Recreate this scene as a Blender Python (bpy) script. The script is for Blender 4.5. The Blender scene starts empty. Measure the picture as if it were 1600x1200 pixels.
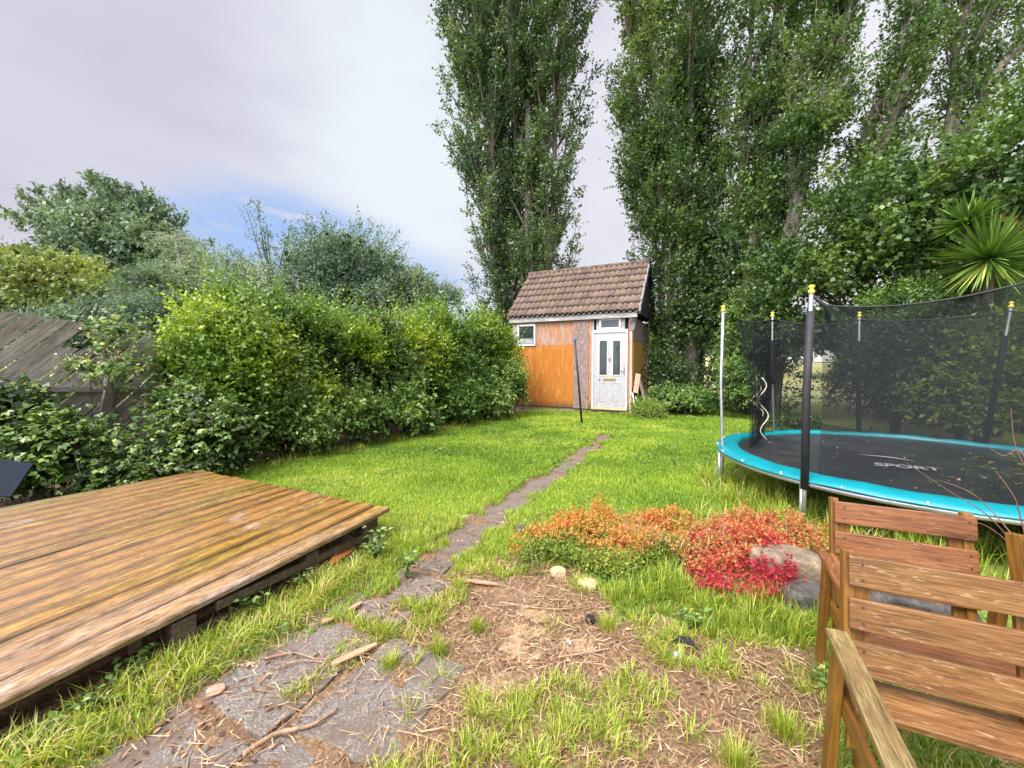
import bpy, bmesh, math, random
import numpy as np
from mathutils import Vector, Matrix, Euler

rng = np.random.default_rng(7)
random.seed(7)
C = bpy.context.scene.collection
R = math.radians

# ------------------------------------------------------------------ camera
H = 1.36
F = 640.0                     # focal length in pixels of a 1600 px wide frame
PITCH = math.atan(30 / 640)
cam_d = bpy.data.cameras.new('camera')
cam_d.lens = 14.4; cam_d.sensor_width = 36; cam_d.clip_start = 0.05; cam_d.clip_end = 2000
cam = bpy.data.objects.new('camera', cam_d); C.objects.link(cam)
cam.location = (0, 0, H); cam.rotation_euler = (math.pi/2 - PITCH, 0, 0)
bpy.context.scene.camera = cam

def ray(px, py):
    x = (px-800)/F; y = (600-py)/F
    return Vector((x, math.cos(PITCH)+y*math.sin(PITCH), y*math.cos(PITCH)-math.sin(PITCH)))
def W(px, py, z=0.0):          # point at height z
    r = ray(px, py); t = (z-H)/r.z
    return Vector((0, 0, H)) + r*t
def D(px, py, Y):              # point at distance Y along the view
    r = ray(px, py)
    return Vector((0, 0, H)) + r*(Y/r.y)

# ------------------------------------------------------------------ sky, sun
SUN_AZ, SUN_EL = R(224), R(54)      # azimuth clockwise from +Y
world = bpy.data.worlds.new('World'); bpy.context.scene.world = world
world.use_nodes = True
def build_world():
    nt = world.node_tree; nt.nodes.clear(); N = nt.nodes.new; L = nt.links.new
    def m(op, a, b=None, c=None, clamp=False):
        n = N('ShaderNodeMath'); n.operation = op; n.use_clamp = clamp
        for i, v in enumerate((a, b, c)):
            if v is None: continue
            if isinstance(v, (int, float)): n.inputs[i].default_value = v
            else: L(v, n.inputs[i])
        return n.outputs[0]
    def mix(f, a, b):
        n = N('ShaderNodeMix'); n.data_type = 'RGBA'
        for i, v in ((0, f), (6, a), (7, b)):
            if isinstance(v, (int, float)): n.inputs[i].default_value = v
            elif isinstance(v, tuple): n.inputs[i].default_value = (*v, 1)
            else: L(v, n.inputs[i])
        return n.outputs[2]
    tc = N('ShaderNodeTexCoord'); sx = N('ShaderNodeSeparateXYZ'); L(tc.outputs['Generated'], sx.inputs[0])
    x, y, z = sx.outputs
    az = m('ARCTAN2', x, y); el = m('ARCSINE', z)
    def noise(scale, detail=5, rough=.55, zs=2.2, off=0):
        mp = N('ShaderNodeMapping'); mp.inputs['Scale'].default_value = (1, 1, zs); mp.inputs['Location'].default_value = (off, off, off)
        L(tc.outputs['Generated'], mp.inputs[0])
        n = N('ShaderNodeTexNoise'); n.inputs['Scale'].default_value = scale; n.inputs['Detail'].default_value = detail; n.inputs['Roughness'].default_value = rough
        L(mp.outputs[0], n.inputs['Vector']); return n.outputs['Fac']
    n1 = noise(1.6, 4); n2 = noise(3.5, 6, .6, 3.0, 3.7); n3 = noise(9, 6, .6, 3.5, 1.3)
    nish = N('ShaderNodeTexSky'); nish.sky_type = 'NISHITA'; nish.sun_disc = False
    nish.sun_elevation = SUN_EL; nish.sun_rotation = SUN_AZ
    sk = N('ShaderNodeMix'); sk.data_type = 'RGBA'; sk.blend_type = 'MULTIPLY'; sk.inputs[0].default_value = 1
    L(nish.outputs[0], sk.inputs[6]); sk.inputs[7].default_value = (.115, .105, .115, 1)
    blue = mix(.80, sk.outputs[2], (.36, .52, .84))
    # cloud body
    grad = m('SUBTRACT', n1, .35); grad = m('MULTIPLY', grad, 3.0, clamp=True)
    cl = mix(grad, (.49, .475, .585), (.61, .605, .685))
    # brighter cloud bank in the middle
    def blob(a0, e0, ra, re, soft, nz, amp):
        da = m('DIVIDE', m('SUBTRACT', az, R(a0)), R(ra)); de = m('DIVIDE', m('SUBTRACT', el, R(e0)), R(re))
        d = m('SQRT', m('ADD', m('MULTIPLY', da, da), m('MULTIPLY', de, de)))
        d = m('ADD', d, m('MULTIPLY', m('SUBTRACT', nz, .5), amp))
        mr = N('ShaderNodeMapRange'); mr.interpolation_type = 'SMOOTHSTEP'
        mr.inputs[1].default_value = 1+soft; mr.inputs[2].default_value = 1-soft
        L(d, mr.inputs[0]); return mr.outputs[0]
    b1 = blob(-14, 26, 14, 18, .7, n2, 1.4)
    cl = mix(m('MULTIPLY', b1, .8), cl, (.72, .79, .84))
    b2 = blob(8, 20, 10, 16, .7, n2, 1.0)
    cl = mix(m('MULTIPLY', b2, .6), cl, (.64, .64, .72))
    b3 = blob(40, 30, 26, 40, .6, n2, 1.0)
    cl = mix(m('MULTIPLY', b3, .8), cl, (.76, .76, .82))
    # blue opening low on the left
    hole = blob(-29, 14.5, 12, 5.0, .5, n2, 1.1)
    hole2 = blob(-16, 10, 12, 4.5, .5, n2, 1.3)
    hole = m('MAXIMUM', hole, m('MULTIPLY', hole2, .75))
    wisps = m('MULTIPLY', m('SUBTRACT', n3, .54), 6, clamp=True)
    hole = m('MULTIPLY', hole, m('SUBTRACT', 1, m('MULTIPLY', wisps, .75)))
    col = mix(hole, cl, blue)
    white = blob(-30, 7.0, 24, 3.5, .6, n3, 2.0)
    col = mix(m('MULTIPLY', white, .8), col, (.80, .83, .90))
    # unseen sky glow added round the sun, behind the camera, to brighten the scene
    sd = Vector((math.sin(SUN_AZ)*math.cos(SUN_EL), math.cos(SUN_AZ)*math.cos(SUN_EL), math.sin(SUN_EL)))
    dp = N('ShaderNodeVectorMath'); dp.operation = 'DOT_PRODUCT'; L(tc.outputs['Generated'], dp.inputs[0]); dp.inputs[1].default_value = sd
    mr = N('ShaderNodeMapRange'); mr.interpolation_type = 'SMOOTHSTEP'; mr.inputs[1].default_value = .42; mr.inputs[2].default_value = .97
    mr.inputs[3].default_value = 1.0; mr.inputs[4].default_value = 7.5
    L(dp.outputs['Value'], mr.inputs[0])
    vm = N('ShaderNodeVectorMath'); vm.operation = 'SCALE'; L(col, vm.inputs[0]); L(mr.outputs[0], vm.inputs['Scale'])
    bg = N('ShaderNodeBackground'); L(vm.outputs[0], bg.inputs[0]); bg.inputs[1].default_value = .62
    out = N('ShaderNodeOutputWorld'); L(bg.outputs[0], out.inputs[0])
build_world()
sd_ = bpy.data.lights.new('sun', 'SUN'); sd_.energy = 2.5; sd_.angle = R(24); sd_.color = (1, .93, .80)
sun = bpy.data.objects.new('sun', sd_); C.objects.link(sun)
sv = Vector((math.sin(SUN_AZ)*math.cos(SUN_EL), math.cos(SUN_AZ)*math.cos(SUN_EL), math.sin(SUN_EL)))
sun.rotation_euler = sv.to_track_quat('Z', 'Y').to_euler()
sc = bpy.context.scene
sc.view_settings.view_transform = 'Standard'; sc.view_settings.look = 'None'
sc.view_settings.exposure = 0.98; sc.view_settings.gamma = 1
sc.cycles.max_bounces = 6; sc.cycles.diffuse_bounces = 3; sc.cycles.glossy_bounces = 2
sc.cycles.transmission_bounces = 4; sc.cycles.transparent_max_bounces = 8
sc.cycles.use_denoising = True

# ------------------------------------------------------------------ materials
class NT:
    def __init__(s, name):
        s.mat = bpy.data.materials.new(name); s.mat.use_nodes = True
        s.nt = s.mat.node_tree; s.nt.nodes.clear()
        s.out = s.N('ShaderNodeOutputMaterial')
    def N(s, t): return s.nt.nodes.new(t)
    def L(s, a, b): s.nt.links.new(a, b)
    def set(s, inp, v):
        if isinstance(v, (int, float)): inp.default_value = v
        elif isinstance(v, tuple): inp.default_value = (*v, 1) if len(v) == 3 and inp.type == 'RGBA' else v
        else: s.L(v, inp)
    def math(s, op, a, b=None, clamp=False):
        n = s.N('ShaderNodeMath'); n.operation = op; n.use_clamp = clamp
        s.set(n.inputs[0], a)
        if b is not None: s.set(n.inputs[1], b)
        return n.outputs[0]
    def mix(s, f, a, b, blend='MIX'):
        n = s.N('ShaderNodeMix'); n.data_type = 'RGBA'; n.blend_type = blend
        s.set(n.inputs[0], f); s.set(n.inputs[6], a); s.set(n.inputs[7], b); return n.outputs[2]
    def ramp(s, f, stops):
        n = s.N('ShaderNodeValToRGB'); s.set(n.inputs[0], f); cr = n.color_ramp
        while len(cr.elements) > 1: cr.elements.remove(cr.elements[-1])
        cr.elements[0].position = stops[0][0]; cr.elements[0].color = (*stops[0][1], 1)
        for p, c in stops[1:]:
            e = cr.elements.new(p); e.color = (*c, 1)
        return n.outputs[0]
    def coord(s, kind='Object', scale=(1, 1, 1), loc=(0, 0, 0), vec=None):
        mp = s.N('ShaderNodeMapping'); mp.inputs['Scale'].default_value = scale; mp.inputs['Location'].default_value = loc
        if vec is None:
            tc = s.N('ShaderNodeTexCoord'); vec = tc.outputs[kind]
        s.L(vec, mp.inputs[0]); return mp.outputs[0]
    def noise(s, vec, scale=5, detail=4, rough=.55, dist=0):
        n = s.N('ShaderNodeTexNoise'); s.L(vec, n.inputs['Vector']); n.inputs['Scale'].default_value = scale
        n.inputs['Detail'].default_value = detail; n.inputs['Roughness'].default_value = rough; n.inputs['Distortion'].default_value = dist
        return n.outputs['Fac']
    def geompos(s, scale=(1, 1, 1)):
        g = s.N('ShaderNodeNewGeometry'); return s.coord(scale=scale, vec=g.outputs['Position'])
    def island(s): return s.N('ShaderNodeNewGeometry').outputs['Random Per Island']
    def attr(s, name):
        n = s.N('ShaderNodeAttribute'); n.attribute_name = name; return n
    def bsdf(s, col, rough=.6, spec=.4, metal=0, bump=None, bstr=.3, bdist=.01, coat=0):
        b = s.N('ShaderNodeBsdfPrincipled'); s.set(b.inputs['Base Color'], col); s.set(b.inputs['Roughness'], rough)
        b.inputs['Specular IOR Level'].default_value = spec; b.inputs['Metallic'].default_value = metal
        b.inputs['Coat Weight'].default_value = coat
        if bump is not None:
            bn = s.N('ShaderNodeBump'); s.L(bump, bn.inputs['Height']); bn.inputs['Strength'].default_value = bstr; bn.inputs['Distance'].default_value = bdist
            s.L(bn.outputs[0], b.inputs['Normal'])
        s.L(b.outputs[0], s.out.inputs[0]); return b

def leaf_mat(name, stops, trans=.3, rough=.5, spec=.35):
    t = NT(name); a = t.attr('rnd').outputs['Fac']
    col = t.ramp(a, stops)
    b = t.N('ShaderNodeBsdfPrincipled'); t.L(col, b.inputs['Base Color']); b.inputs['Roughness'].default_value = rough
    b.inputs['Specular IOR Level'].default_value = spec
    tr = t.N('ShaderNodeBsdfTranslucent'); t.L(t.mix(1, col, (1.25, 1.2, .6), 'MULTIPLY'), tr.inputs[0])
    mx = t.N('ShaderNodeMixShader'); mx.inputs[0].default_value = trans
    t.L(b.outputs[0], mx.inputs[1]); t.L(tr.outputs[0], mx.inputs[2]); t.L(mx.outputs[0], t.out.inputs[0])
    return t.mat

def wood_mat(name, stops, grain=28, rough=.55, spec=.4, axis='x', scr=None, scr_amt=.0, coat=0, coord='Object', islands=True, bstr=.35):
    t = NT(name)
    sx = {'x': (.06, 1, 1), 'y': (1, .06, 1), 'z': (1, 1, .06)}[axis]
    tc = t.N('ShaderNodeTexCoord'); vec = tc.outputs[coord]
    if islands:
        add = t.N('ShaderNodeVectorMath'); add.operation = 'ADD'
        oi = t.N('ShaderNodeObjectInfo')
        r = t.math('ADD', t.math('MULTIPLY', t.island(), 37.0), t.math('MULTIPLY', oi.outputs['Random'], 53.0))
        t.L(vec, add.inputs[0]); t.L(r, add.inputs[1]); vec = add.outputs[0]
    v = t.coord(scale=sx, vec=vec)
    g = t.noise(v, grain, 7, .72, .8); g2 = t.noise(v, grain*4, 3, .6)
    big = t.noise(t.coord(scale=tuple(.5+.5*q for q in sx), vec=vec), 4, 4, .6)
    f = t.math('ADD', t.math('MULTIPLY', g, .6), t.math('MULTIPLY', big, .4))
    f = t.math('MULTIPLY', t.math('SUBTRACT', f, .33), 3.1, True)
    col = t.ramp(f, stops)
    col = t.mix(t.math('MULTIPLY', t.math('SUBTRACT', .53, g2), 3.2, True), col, tuple(c*.45 for c in stops[0][1]))
    kv = t.N('ShaderNodeTexVoronoi'); t.L(t.coord(scale=tuple(.25 if q < 1 else 1 for q in sx), vec=vec), kv.inputs['Vector']); kv.inputs['Scale'].default_value = 7
    col = t.mix(t.math('MULTIPLY', t.math('SUBTRACT', 1, t.math('MULTIPLY', kv.outputs['Distance'], 7), True), .7), col, tuple(c*.35 for c in stops[0][1]))
    if scr:
        s1 = t.noise(t.coord(scale=tuple(1 if q == 1 else .16 for q in sx), vec=vec), 150, 3, .6)
        reg = t.noise(vec, 5, 2)
        k = t.math('MULTIPLY', t.math('SUBTRACT', s1, .60), 14, True)
        k = t.math('MULTIPLY', k, t.math('MULTIPLY', t.math('SUBTRACT', reg, .42), 8, True))
        col = t.mix(t.math('MULTIPLY', k, scr_amt), col, scr)
    t.bsdf(col, rough, spec, bump=g, bstr=bstr, bdist=.004, coat=coat)
    return t.mat

def plain_mat(name, col, rough=.5, spec=.4, metal=0, var=.15, scale=12, dirt=None, dirt_amt=.5, bstr=.1):
    t = NT(name); v = t.coord('Object'); n = t.noise(v, scale, 5, .6)
    c = t.mix(t.math('MULTIPLY', t.math('SUBTRACT', n, .3), 2, True), tuple(x*(1-var) for x in col), tuple(min(1, x*(1+var)) for x in col))
    if dirt:
        n2 = t.noise(v, scale*.4, 6, .7)
        c = t.mix(t.math('MULTIPLY', t.math('MULTIPLY', t.math('SUBTRACT', n2, .5), 6, True), dirt_amt), c, dirt)
    t.bsdf(c, rough, spec, metal, bump=n, bstr=bstr, bdist=.003); return t.mat

M = {}
# ------------------------------------------------------------------ helpers
def tag(o, label=None, cat=None, group=None, kind=None):
    if label: o['label'] = label
    if cat: o['category'] = cat
    if group: o['group'] = group
    if kind: o['kind'] = kind
    return o
def empty(name, loc=(0, 0, 0), rz=0):
    o = bpy.data.objects.new(name, None); C.objects.link(o); o.location = loc; o.rotation_euler = (0, 0, rz)
    o.empty_display_size = .1
    return o
def link(name, me, mat=None, parent=None, loc=None, rot=None):
    o = bpy.data.objects.new(name, me); C.objects.link(o)
    if mat:
        for m_ in (mat if isinstance(mat, (list, tuple)) else [mat]): me.materials.append(m_)
    if parent: o.parent = parent
    if loc is not None: o.location = loc
    if rot is not None: o.rotation_euler = rot
    return o
def copy_tree(o, parent=None):
    c = o.copy(); C.objects.link(c)
    if parent: c.parent = parent
    for ch in list(o.children): copy_tree(ch, c)
    return c
def np_mesh(name, V, Fc, rnd=None, smooth=False):
    V = np.ascontiguousarray(V, dtype=np.float32); Fc = np.ascontiguousarray(Fc, dtype=np.int32)
    k = Fc.shape[1]; nf = len(Fc)
    me = bpy.data.meshes.new(name)
    me.vertices.add(len(V)); me.vertices.foreach_set('co', V.ravel())
    me.loops.add(nf*k); me.loops.foreach_set('vertex_index', Fc.ravel())
    me.polygons.add(nf); me.polygons.foreach_set('loop_start', np.arange(0, nf*k, k, dtype=np.int32))
    me.update(calc_edges=True)
    if smooth: me.polygons.foreach_set('use_smooth', np.ones(nf, dtype=bool))
    if rnd is not None:
        a = me.attributes.new('rnd', 'FLOAT', 'FACE'); a.data.foreach_set('value', np.ascontiguousarray(rnd, dtype=np.float32))
    return me
def nrm(a): return a/np.maximum(np.linalg.norm(a, axis=-1, keepdims=True), 1e-9)

class MB:
    def __init__(s): s.v = []; s.f = []; s.sm = []
    def box(s, c, size, rot=None, taper=None):
        n = len(s.v); m_ = rot if rot is not None else Matrix.Identity(3)
        for dz in (-.5, .5):
            for dx, dy in ((-.5, -.5), (.5, -.5), (.5, .5), (-.5, .5)):
                s.v.append(Vector(c)+m_@Vector((dx*size[0], dy*size[1], dz*size[2])))
        for f in ((3, 2, 1, 0), (4, 5, 6, 7), (0, 1, 5, 4), (1, 2, 6, 5), (2, 3, 7, 6), (3, 0, 4, 7)):
            s.f.append(tuple(n+i for i in f)); s.sm.append(False)
        return s
    def bx(s, x0, x1, y0, y1, z0, z1): return s.box(((x0+x1)/2, (y0+y1)/2, (z0+z1)/2), (abs(x1-x0), abs(y1-y0), abs(z1-z0)))
    def tube(s, pts, rad, sides=8, cap=True, smooth=True):
        pts = [Vector(p) for p in pts]; n0 = len(s.v)
        if not isinstance(rad, (list, tuple)): rad = [rad]*len(pts)
        ref = None
        for i, p in enumerate(pts):
            d = (pts[min(i+1, len(pts)-1)]-pts[max(i-1, 0)]).normalized()
            if ref is None: ref = d.orthogonal().normalized()
            ref = (ref-d*ref.dot(d)).normalized(); b = d.cross(ref)
            for k in range(sides):
                a = 2*math.pi*k/sides
                s.v.append(p+(ref*math.cos(a)+b*math.sin(a))*rad[i])
        for i in range(len(pts)-1):
            for k in range(sides):
                a = n0+i*sides+k; b_ = n0+i*sides+(k+1) % sides
                s.f.append((a, b_, b_+sides, a+sides)); s.sm.append(smooth)
        if cap:
            s.f.append(tuple(n0+k for k in reversed(range(sides)))); s.sm.append(False)
            e = n0+(len(pts)-1)*sides
            s.f.append(tuple(e+k for k in range(sides))); s.sm.append(False)
        return s
    def lathe(s, prof, center=(0, 0, 0), sides=16):
        n0 = len(s.v); c = Vector(center)
        for r_, z in prof:
            for k in range(sides):
                a = 2*math.pi*k/sides; s.v.append(c+Vector((r_*math.cos(a), r_*math.sin(a), z)))
        for i in range(len(prof)-1):
            for k in range(sides):
                a = n0+i*sides+k; b_ = n0+i*sides+(k+1) % sides
                s.f.append((a, b_, b_+sides, a+sides)); s.sm.append(True)
        return s
    def poly(s, pts):
        n = len(s.v); s.v += [Vector(p) for p in pts]; s.f.append(tuple(range(n, n+len(pts)))); s.sm.append(False); return s
    def prism(s, pts, off):
        n = len(s.v); k = len(pts); off = Vector(off)
        s.v += [Vector(p) for p in pts]+[Vector(p)+off for p in pts]
        s.f.append(tuple(range(n+k-1, n-1, -1))); s.sm.append(False)
        s.f.append(tuple(range(n+k, n+2*k))); s.sm.append(False)
        for i in range(k):
            j = (i+1) % k; s.f.append((n+i, n+j, n+k+j, n+k+i)); s.sm.append(False)
        return s
    def build(s, name, mat=None, parent=None, loc=None, rot=None, bevel=0):
        me = bpy.data.meshes.new(name); me.from_pydata([tuple(v) for v in s.v], [], s.f)
        for p, q in zip(me.polygons, s.sm): p.use_smooth = q
        bm = bmesh.new(); bm.from_mesh(me); bmesh.ops.recalc_face_normals(bm, faces=bm.faces); bm.to_mesh(me); bm.free()
        o = link(name, me, mat, parent, loc, rot)
        if bevel:
            b = o.modifiers.new('bevel', 'BEVEL'); b.width = bevel; b.segments = 2; b.limit_method = 'ANGLE'
        return o

# value noise in numpy for uneven outlines and zones
_vn = np.random.default_rng(99).random((64, 64))
def vnoise(x, y, s=1.0):
    x = np.asarray(x)*s+100; y = np.asarray(y)*s+100
    xi = np.floor(x).astype(int); yi = np.floor(y).astype(int); fx = x-xi; fy = y-yi
    fx = fx*fx*(3-2*fx); fy = fy*fy*(3-2*fy)
    g = lambda a, b: _vn[a % 64, b % 64]
    return (g(xi, yi)*(1-fx)+g(xi+1, yi)*fx)*(1-fy)+(g(xi, yi+1)*(1-fx)+g(xi+1, yi+1)*fx)*fy

GY = R(26); U = Vector((math.cos(GY), -math.sin(GY), 0)); Vv = Vector((math.sin(GY), math.cos(GY), 0))
ROTG = -GY

def blades(name, P, Hh, Wd, lean, rnd, mat, az=None, flat=False):
    """grass blades: two stacked segments, bent over"""
    n = len(P); az = rng.random(n)*2*math.pi if az is None else az
    d = np.stack([np.cos(az), np.sin(az), np.zeros(n)], 1)
    s = np.stack([-np.sin(az), np.cos(az), np.zeros(n)], 1)
    tw = rng.normal(0, .6, n)[:, None]; s = nrm(s+d*tw)
    Hh = Hh[:, None]; Wd = Wd[:, None]; lean = lean[:, None]; up = np.array([0, 0, 1.])
    m1 = P+d*Hh*lean*.35+up*Hh*.55*np.sqrt(np.clip(1-(lean*.35)**2, .1, 1))
    tp = P+d*Hh*lean+up*Hh*np.sqrt(np.clip(1-np.clip(lean, 0, .97)**2, .03, 1))
    if flat:
        s = nrm(np.cross(d, [0, 0, 1.])+up*rng.normal(0, .4, n)[:, None]); cv = rng.normal(0, .045, n)[:, None]
        m1 = P+d*Hh*.5+s*Hh*cv+up*.006*rng.random(n)[:, None]; tp = P+d*Hh+up*.012*(rng.random(n)[:, None]-.3)
    V = np.stack([P-s*Wd*.5, P+s*Wd*.5, m1-s*Wd*.42, m1+s*Wd*.42, tp], 1).reshape(-1, 3)
    b = (np.arange(n)*5)[:, None]
    T = np.concatenate([b+np.array([[0, 1, 3]]), b+np.array([[0, 3, 2]]), b+np.array([[2, 3, 4]])], 1).reshape(-1, 3)
    return link(name, np_mesh(name, V, T, np.repeat(rnd, 3)), mat)

def leaf_arrays(P, Dr, Nn, Ln, Wn):
    S = nrm(np.cross(Dr, Nn)); Nn = nrm(np.cross(S, Dr))
    Ln = Ln[:, None]; Wn = Wn[:, None]
    return np.stack([P, P+Dr*Ln*.42+S*Wn*.5+Nn*Wn*.18, P+Dr*Ln-Nn*Ln*.12, P+Dr*Ln*.42-S*Wn*.5+Nn*Wn*.18], 1).reshape(-1, 3)
def leaves_obj(name, P, Dr, Nn, Ln, Wn, rnd, mat, parent=None):
    V = leaf_arrays(P, Dr, Nn, Ln, Wn); F4 = np.arange(len(P)*4).reshape(-1, 4)
    return link(name, np_mesh(name, V, F4, rnd), mat, parent)

def twig_leaves(Cc, out, ntw, tl, K, leaf, asp=.6, a=(.8, .7, .35), bend=0.0, spread=.06, crnd=.35, updir=.6, jitter=.5, col=None):
    """clumps Cc with outward directions -> twigs -> leaves. returns arrays"""
    m_ = len(Cc); n = m_*ntw
    A = np.repeat(Cc, ntw, 0)+rng.normal(0, spread, (n, 3))
    O = np.repeat(out, ntw, 0)
    T = nrm(O*a[0]+nrm(rng.normal(size=(n, 3)))*a[1]+np.array([0, 0, 1.])*a[2])
    ln = tl*rng.uniform(.5, 1.25, n)
    cr = np.repeat(rng.random(m_) if col is None else col, ntw)
    t = np.tile((np.arange(K)+.6)/K, n)
    A = np.repeat(A, K, 0); Tn = np.repeat(T, K, 0); l = np.repeat(ln, K)
    P = A+Tn*(l*t)[:, None]; P[:, 2] += bend*l*t*t
    q = nrm(rng.normal(size=(n*K, 3)))
    Dr = nrm(Tn*.55+q*.8+np.array([0, 0, bend*.6]))
    Nn = nrm(rng.normal(size=(n*K, 3))*jitter+np.array([0, 0, updir])+Tn*.25)
    sz = leaf*rng.uniform(.5, 1.4, n*K)
    r = np.clip(crnd*np.repeat(cr, K)+(1-crnd)*rng.random(n*K), 0, 1)
    return P, Dr, Nn, sz, sz*asp, r
def cat(*arrs): return [np.concatenate([a[i] for a in arrs]) for i in range(len(arrs[0]))]

def lobes_clumps(lobes, m_, shell=.55, low=-.6):
    """sample clump centres in the outer part of a set of ellipsoids [(c, r), ...]"""
    vol = np.array([l[1][0]*l[1][1]+l[1][0]*l[1][2] for l in lobes]); pr = vol/vol.sum()
    idx = rng.choice(len(lobes), m_*2, p=pr)
    c = np.array([l[0] for l in lobes])[idx]; r_ = np.array([l[1] for l in lobes])[idx]
    d = nrm(rng.normal(size=(m_*2, 3))); k = d[:, 2] > low
    c, r_, d = c[k][:m_], r_[k][:m_], d[k][:m_]
    rad = (shell+(1-shell)*rng.random(len(d)))[:, None]
    return c+d*r_*rad, nrm(d/np.maximum(r_, .2))

def rot_axis(v, ax, ang): return Matrix.Rotation(ang, 3, ax)@v

# ================================================================== SETTING
def inpoly(x, y, poly):
    x = np.asarray(x); y = np.asarray(y); c = np.zeros(x.shape, bool); n = len(poly)
    for i in range(n):
        x1, y1 = poly[i]; x2, y2 = poly[(i+1) % n]
        k = ((y1 > y) != (y2 > y)) & (x < (x2-x1)*(y-y1)/((y2-y1) if y2 != y1 else 1e-9)+x1)
        c ^= k
    return c
wp = lambda L_: [tuple(W(a, b)[:2]) for a, b in L_]
PA = np.array([-.59, 3.03]); PU = np.array(U[:2]); PV = np.array(Vv[:2])
def path_uv(x, y):
    dx = x-PA[0]; dy = y-PA[1]
    return dx*PU[0]+dy*PU[1], dx*PV[0]+dy*PV[1]
SOIL = wp([(60, 1260), (330, 1060), (640, 925), (720, 893), (800, 868), (905, 868), (940, 905), (960, 960), (1060, 990), (1280, 1015), (1300, 1500), (-900, 1900)])
TC_H = .92; TCX, TCY, TR = 4.265*TC_H, 4.27*TC_H, 1.86*TC_H      # trampoline centre and radius
TZ = H-TC_H
DECK1 = np.array([-.945, 3.10]); DECK2 = np.array([-3.25, 4.27])
def deck_in(x, y, g=0.0):
    w = np.array([-PU[0], -PU[1]]); dx = x-DECK1[0]; dy = y-DECK1[1]
    a = dx*w[0]+dy*w[1]; b = -(dx*PV[0]+dy*PV[1])
    return (a > -g) & (a < 2.6+g) & (b > -g) & (b < 4+g)
HEDGE = np.array([-3.4, 4.97]); HD = np.array([.515, .857])
def hedge_off(x, y):      # distance to the left of the hedge foot
    n = np.array([-.857, .515]); return (x-HEDGE[0])*n[0]+(y-HEDGE[1])*n[1]
def soil_mask(x, y):
    nz = (vnoise(x, y, 4)-.5)*.25; return inpoly(x+nz, y+nz, SOIL)
BED = wp([(760, 850), (860, 800), (1000, 785), (1180, 815), (1290, 860), (1290, 960), (1180, 960), (1050, 925), (900, 905), (790, 885)])
def gz(x, y):
    x = np.asarray(x, float); y = np.asarray(y, float)
    near = np.clip(1-(np.abs(x)+np.abs(y-5))/14, 0, 1)
    z = near*((vnoise(x, y, 1.1)-.5)*.05+(vnoise(x, y, 4.3)-.5)*.02)
    bc = W(1080, 880); d = ((x-bc.x)/.95)**2+((y-bc.y)/.42)**2
    z = z+.10*np.exp(-d*1.5)
    u_, v_ = path_uv(x, y); on = (u_ > -.03) & (u_ < .95) & (v_ < .0) & (v_ > -3.2)
    on |= (u_ > -.03) & (u_ < .34) & (v_ < 6)
    lump = (vnoise(x+2, y+5, 6.5)-.5)*.030+(vnoise(x, y, 17)-.5)*.016
    rise = np.clip((y-15)/70, 0, 1); rise = rise*rise*(3-2*rise)*3.2*(np.abs(x) < 500)
    return np.where(on, -.006+lump, z+.012)+rise

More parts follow.
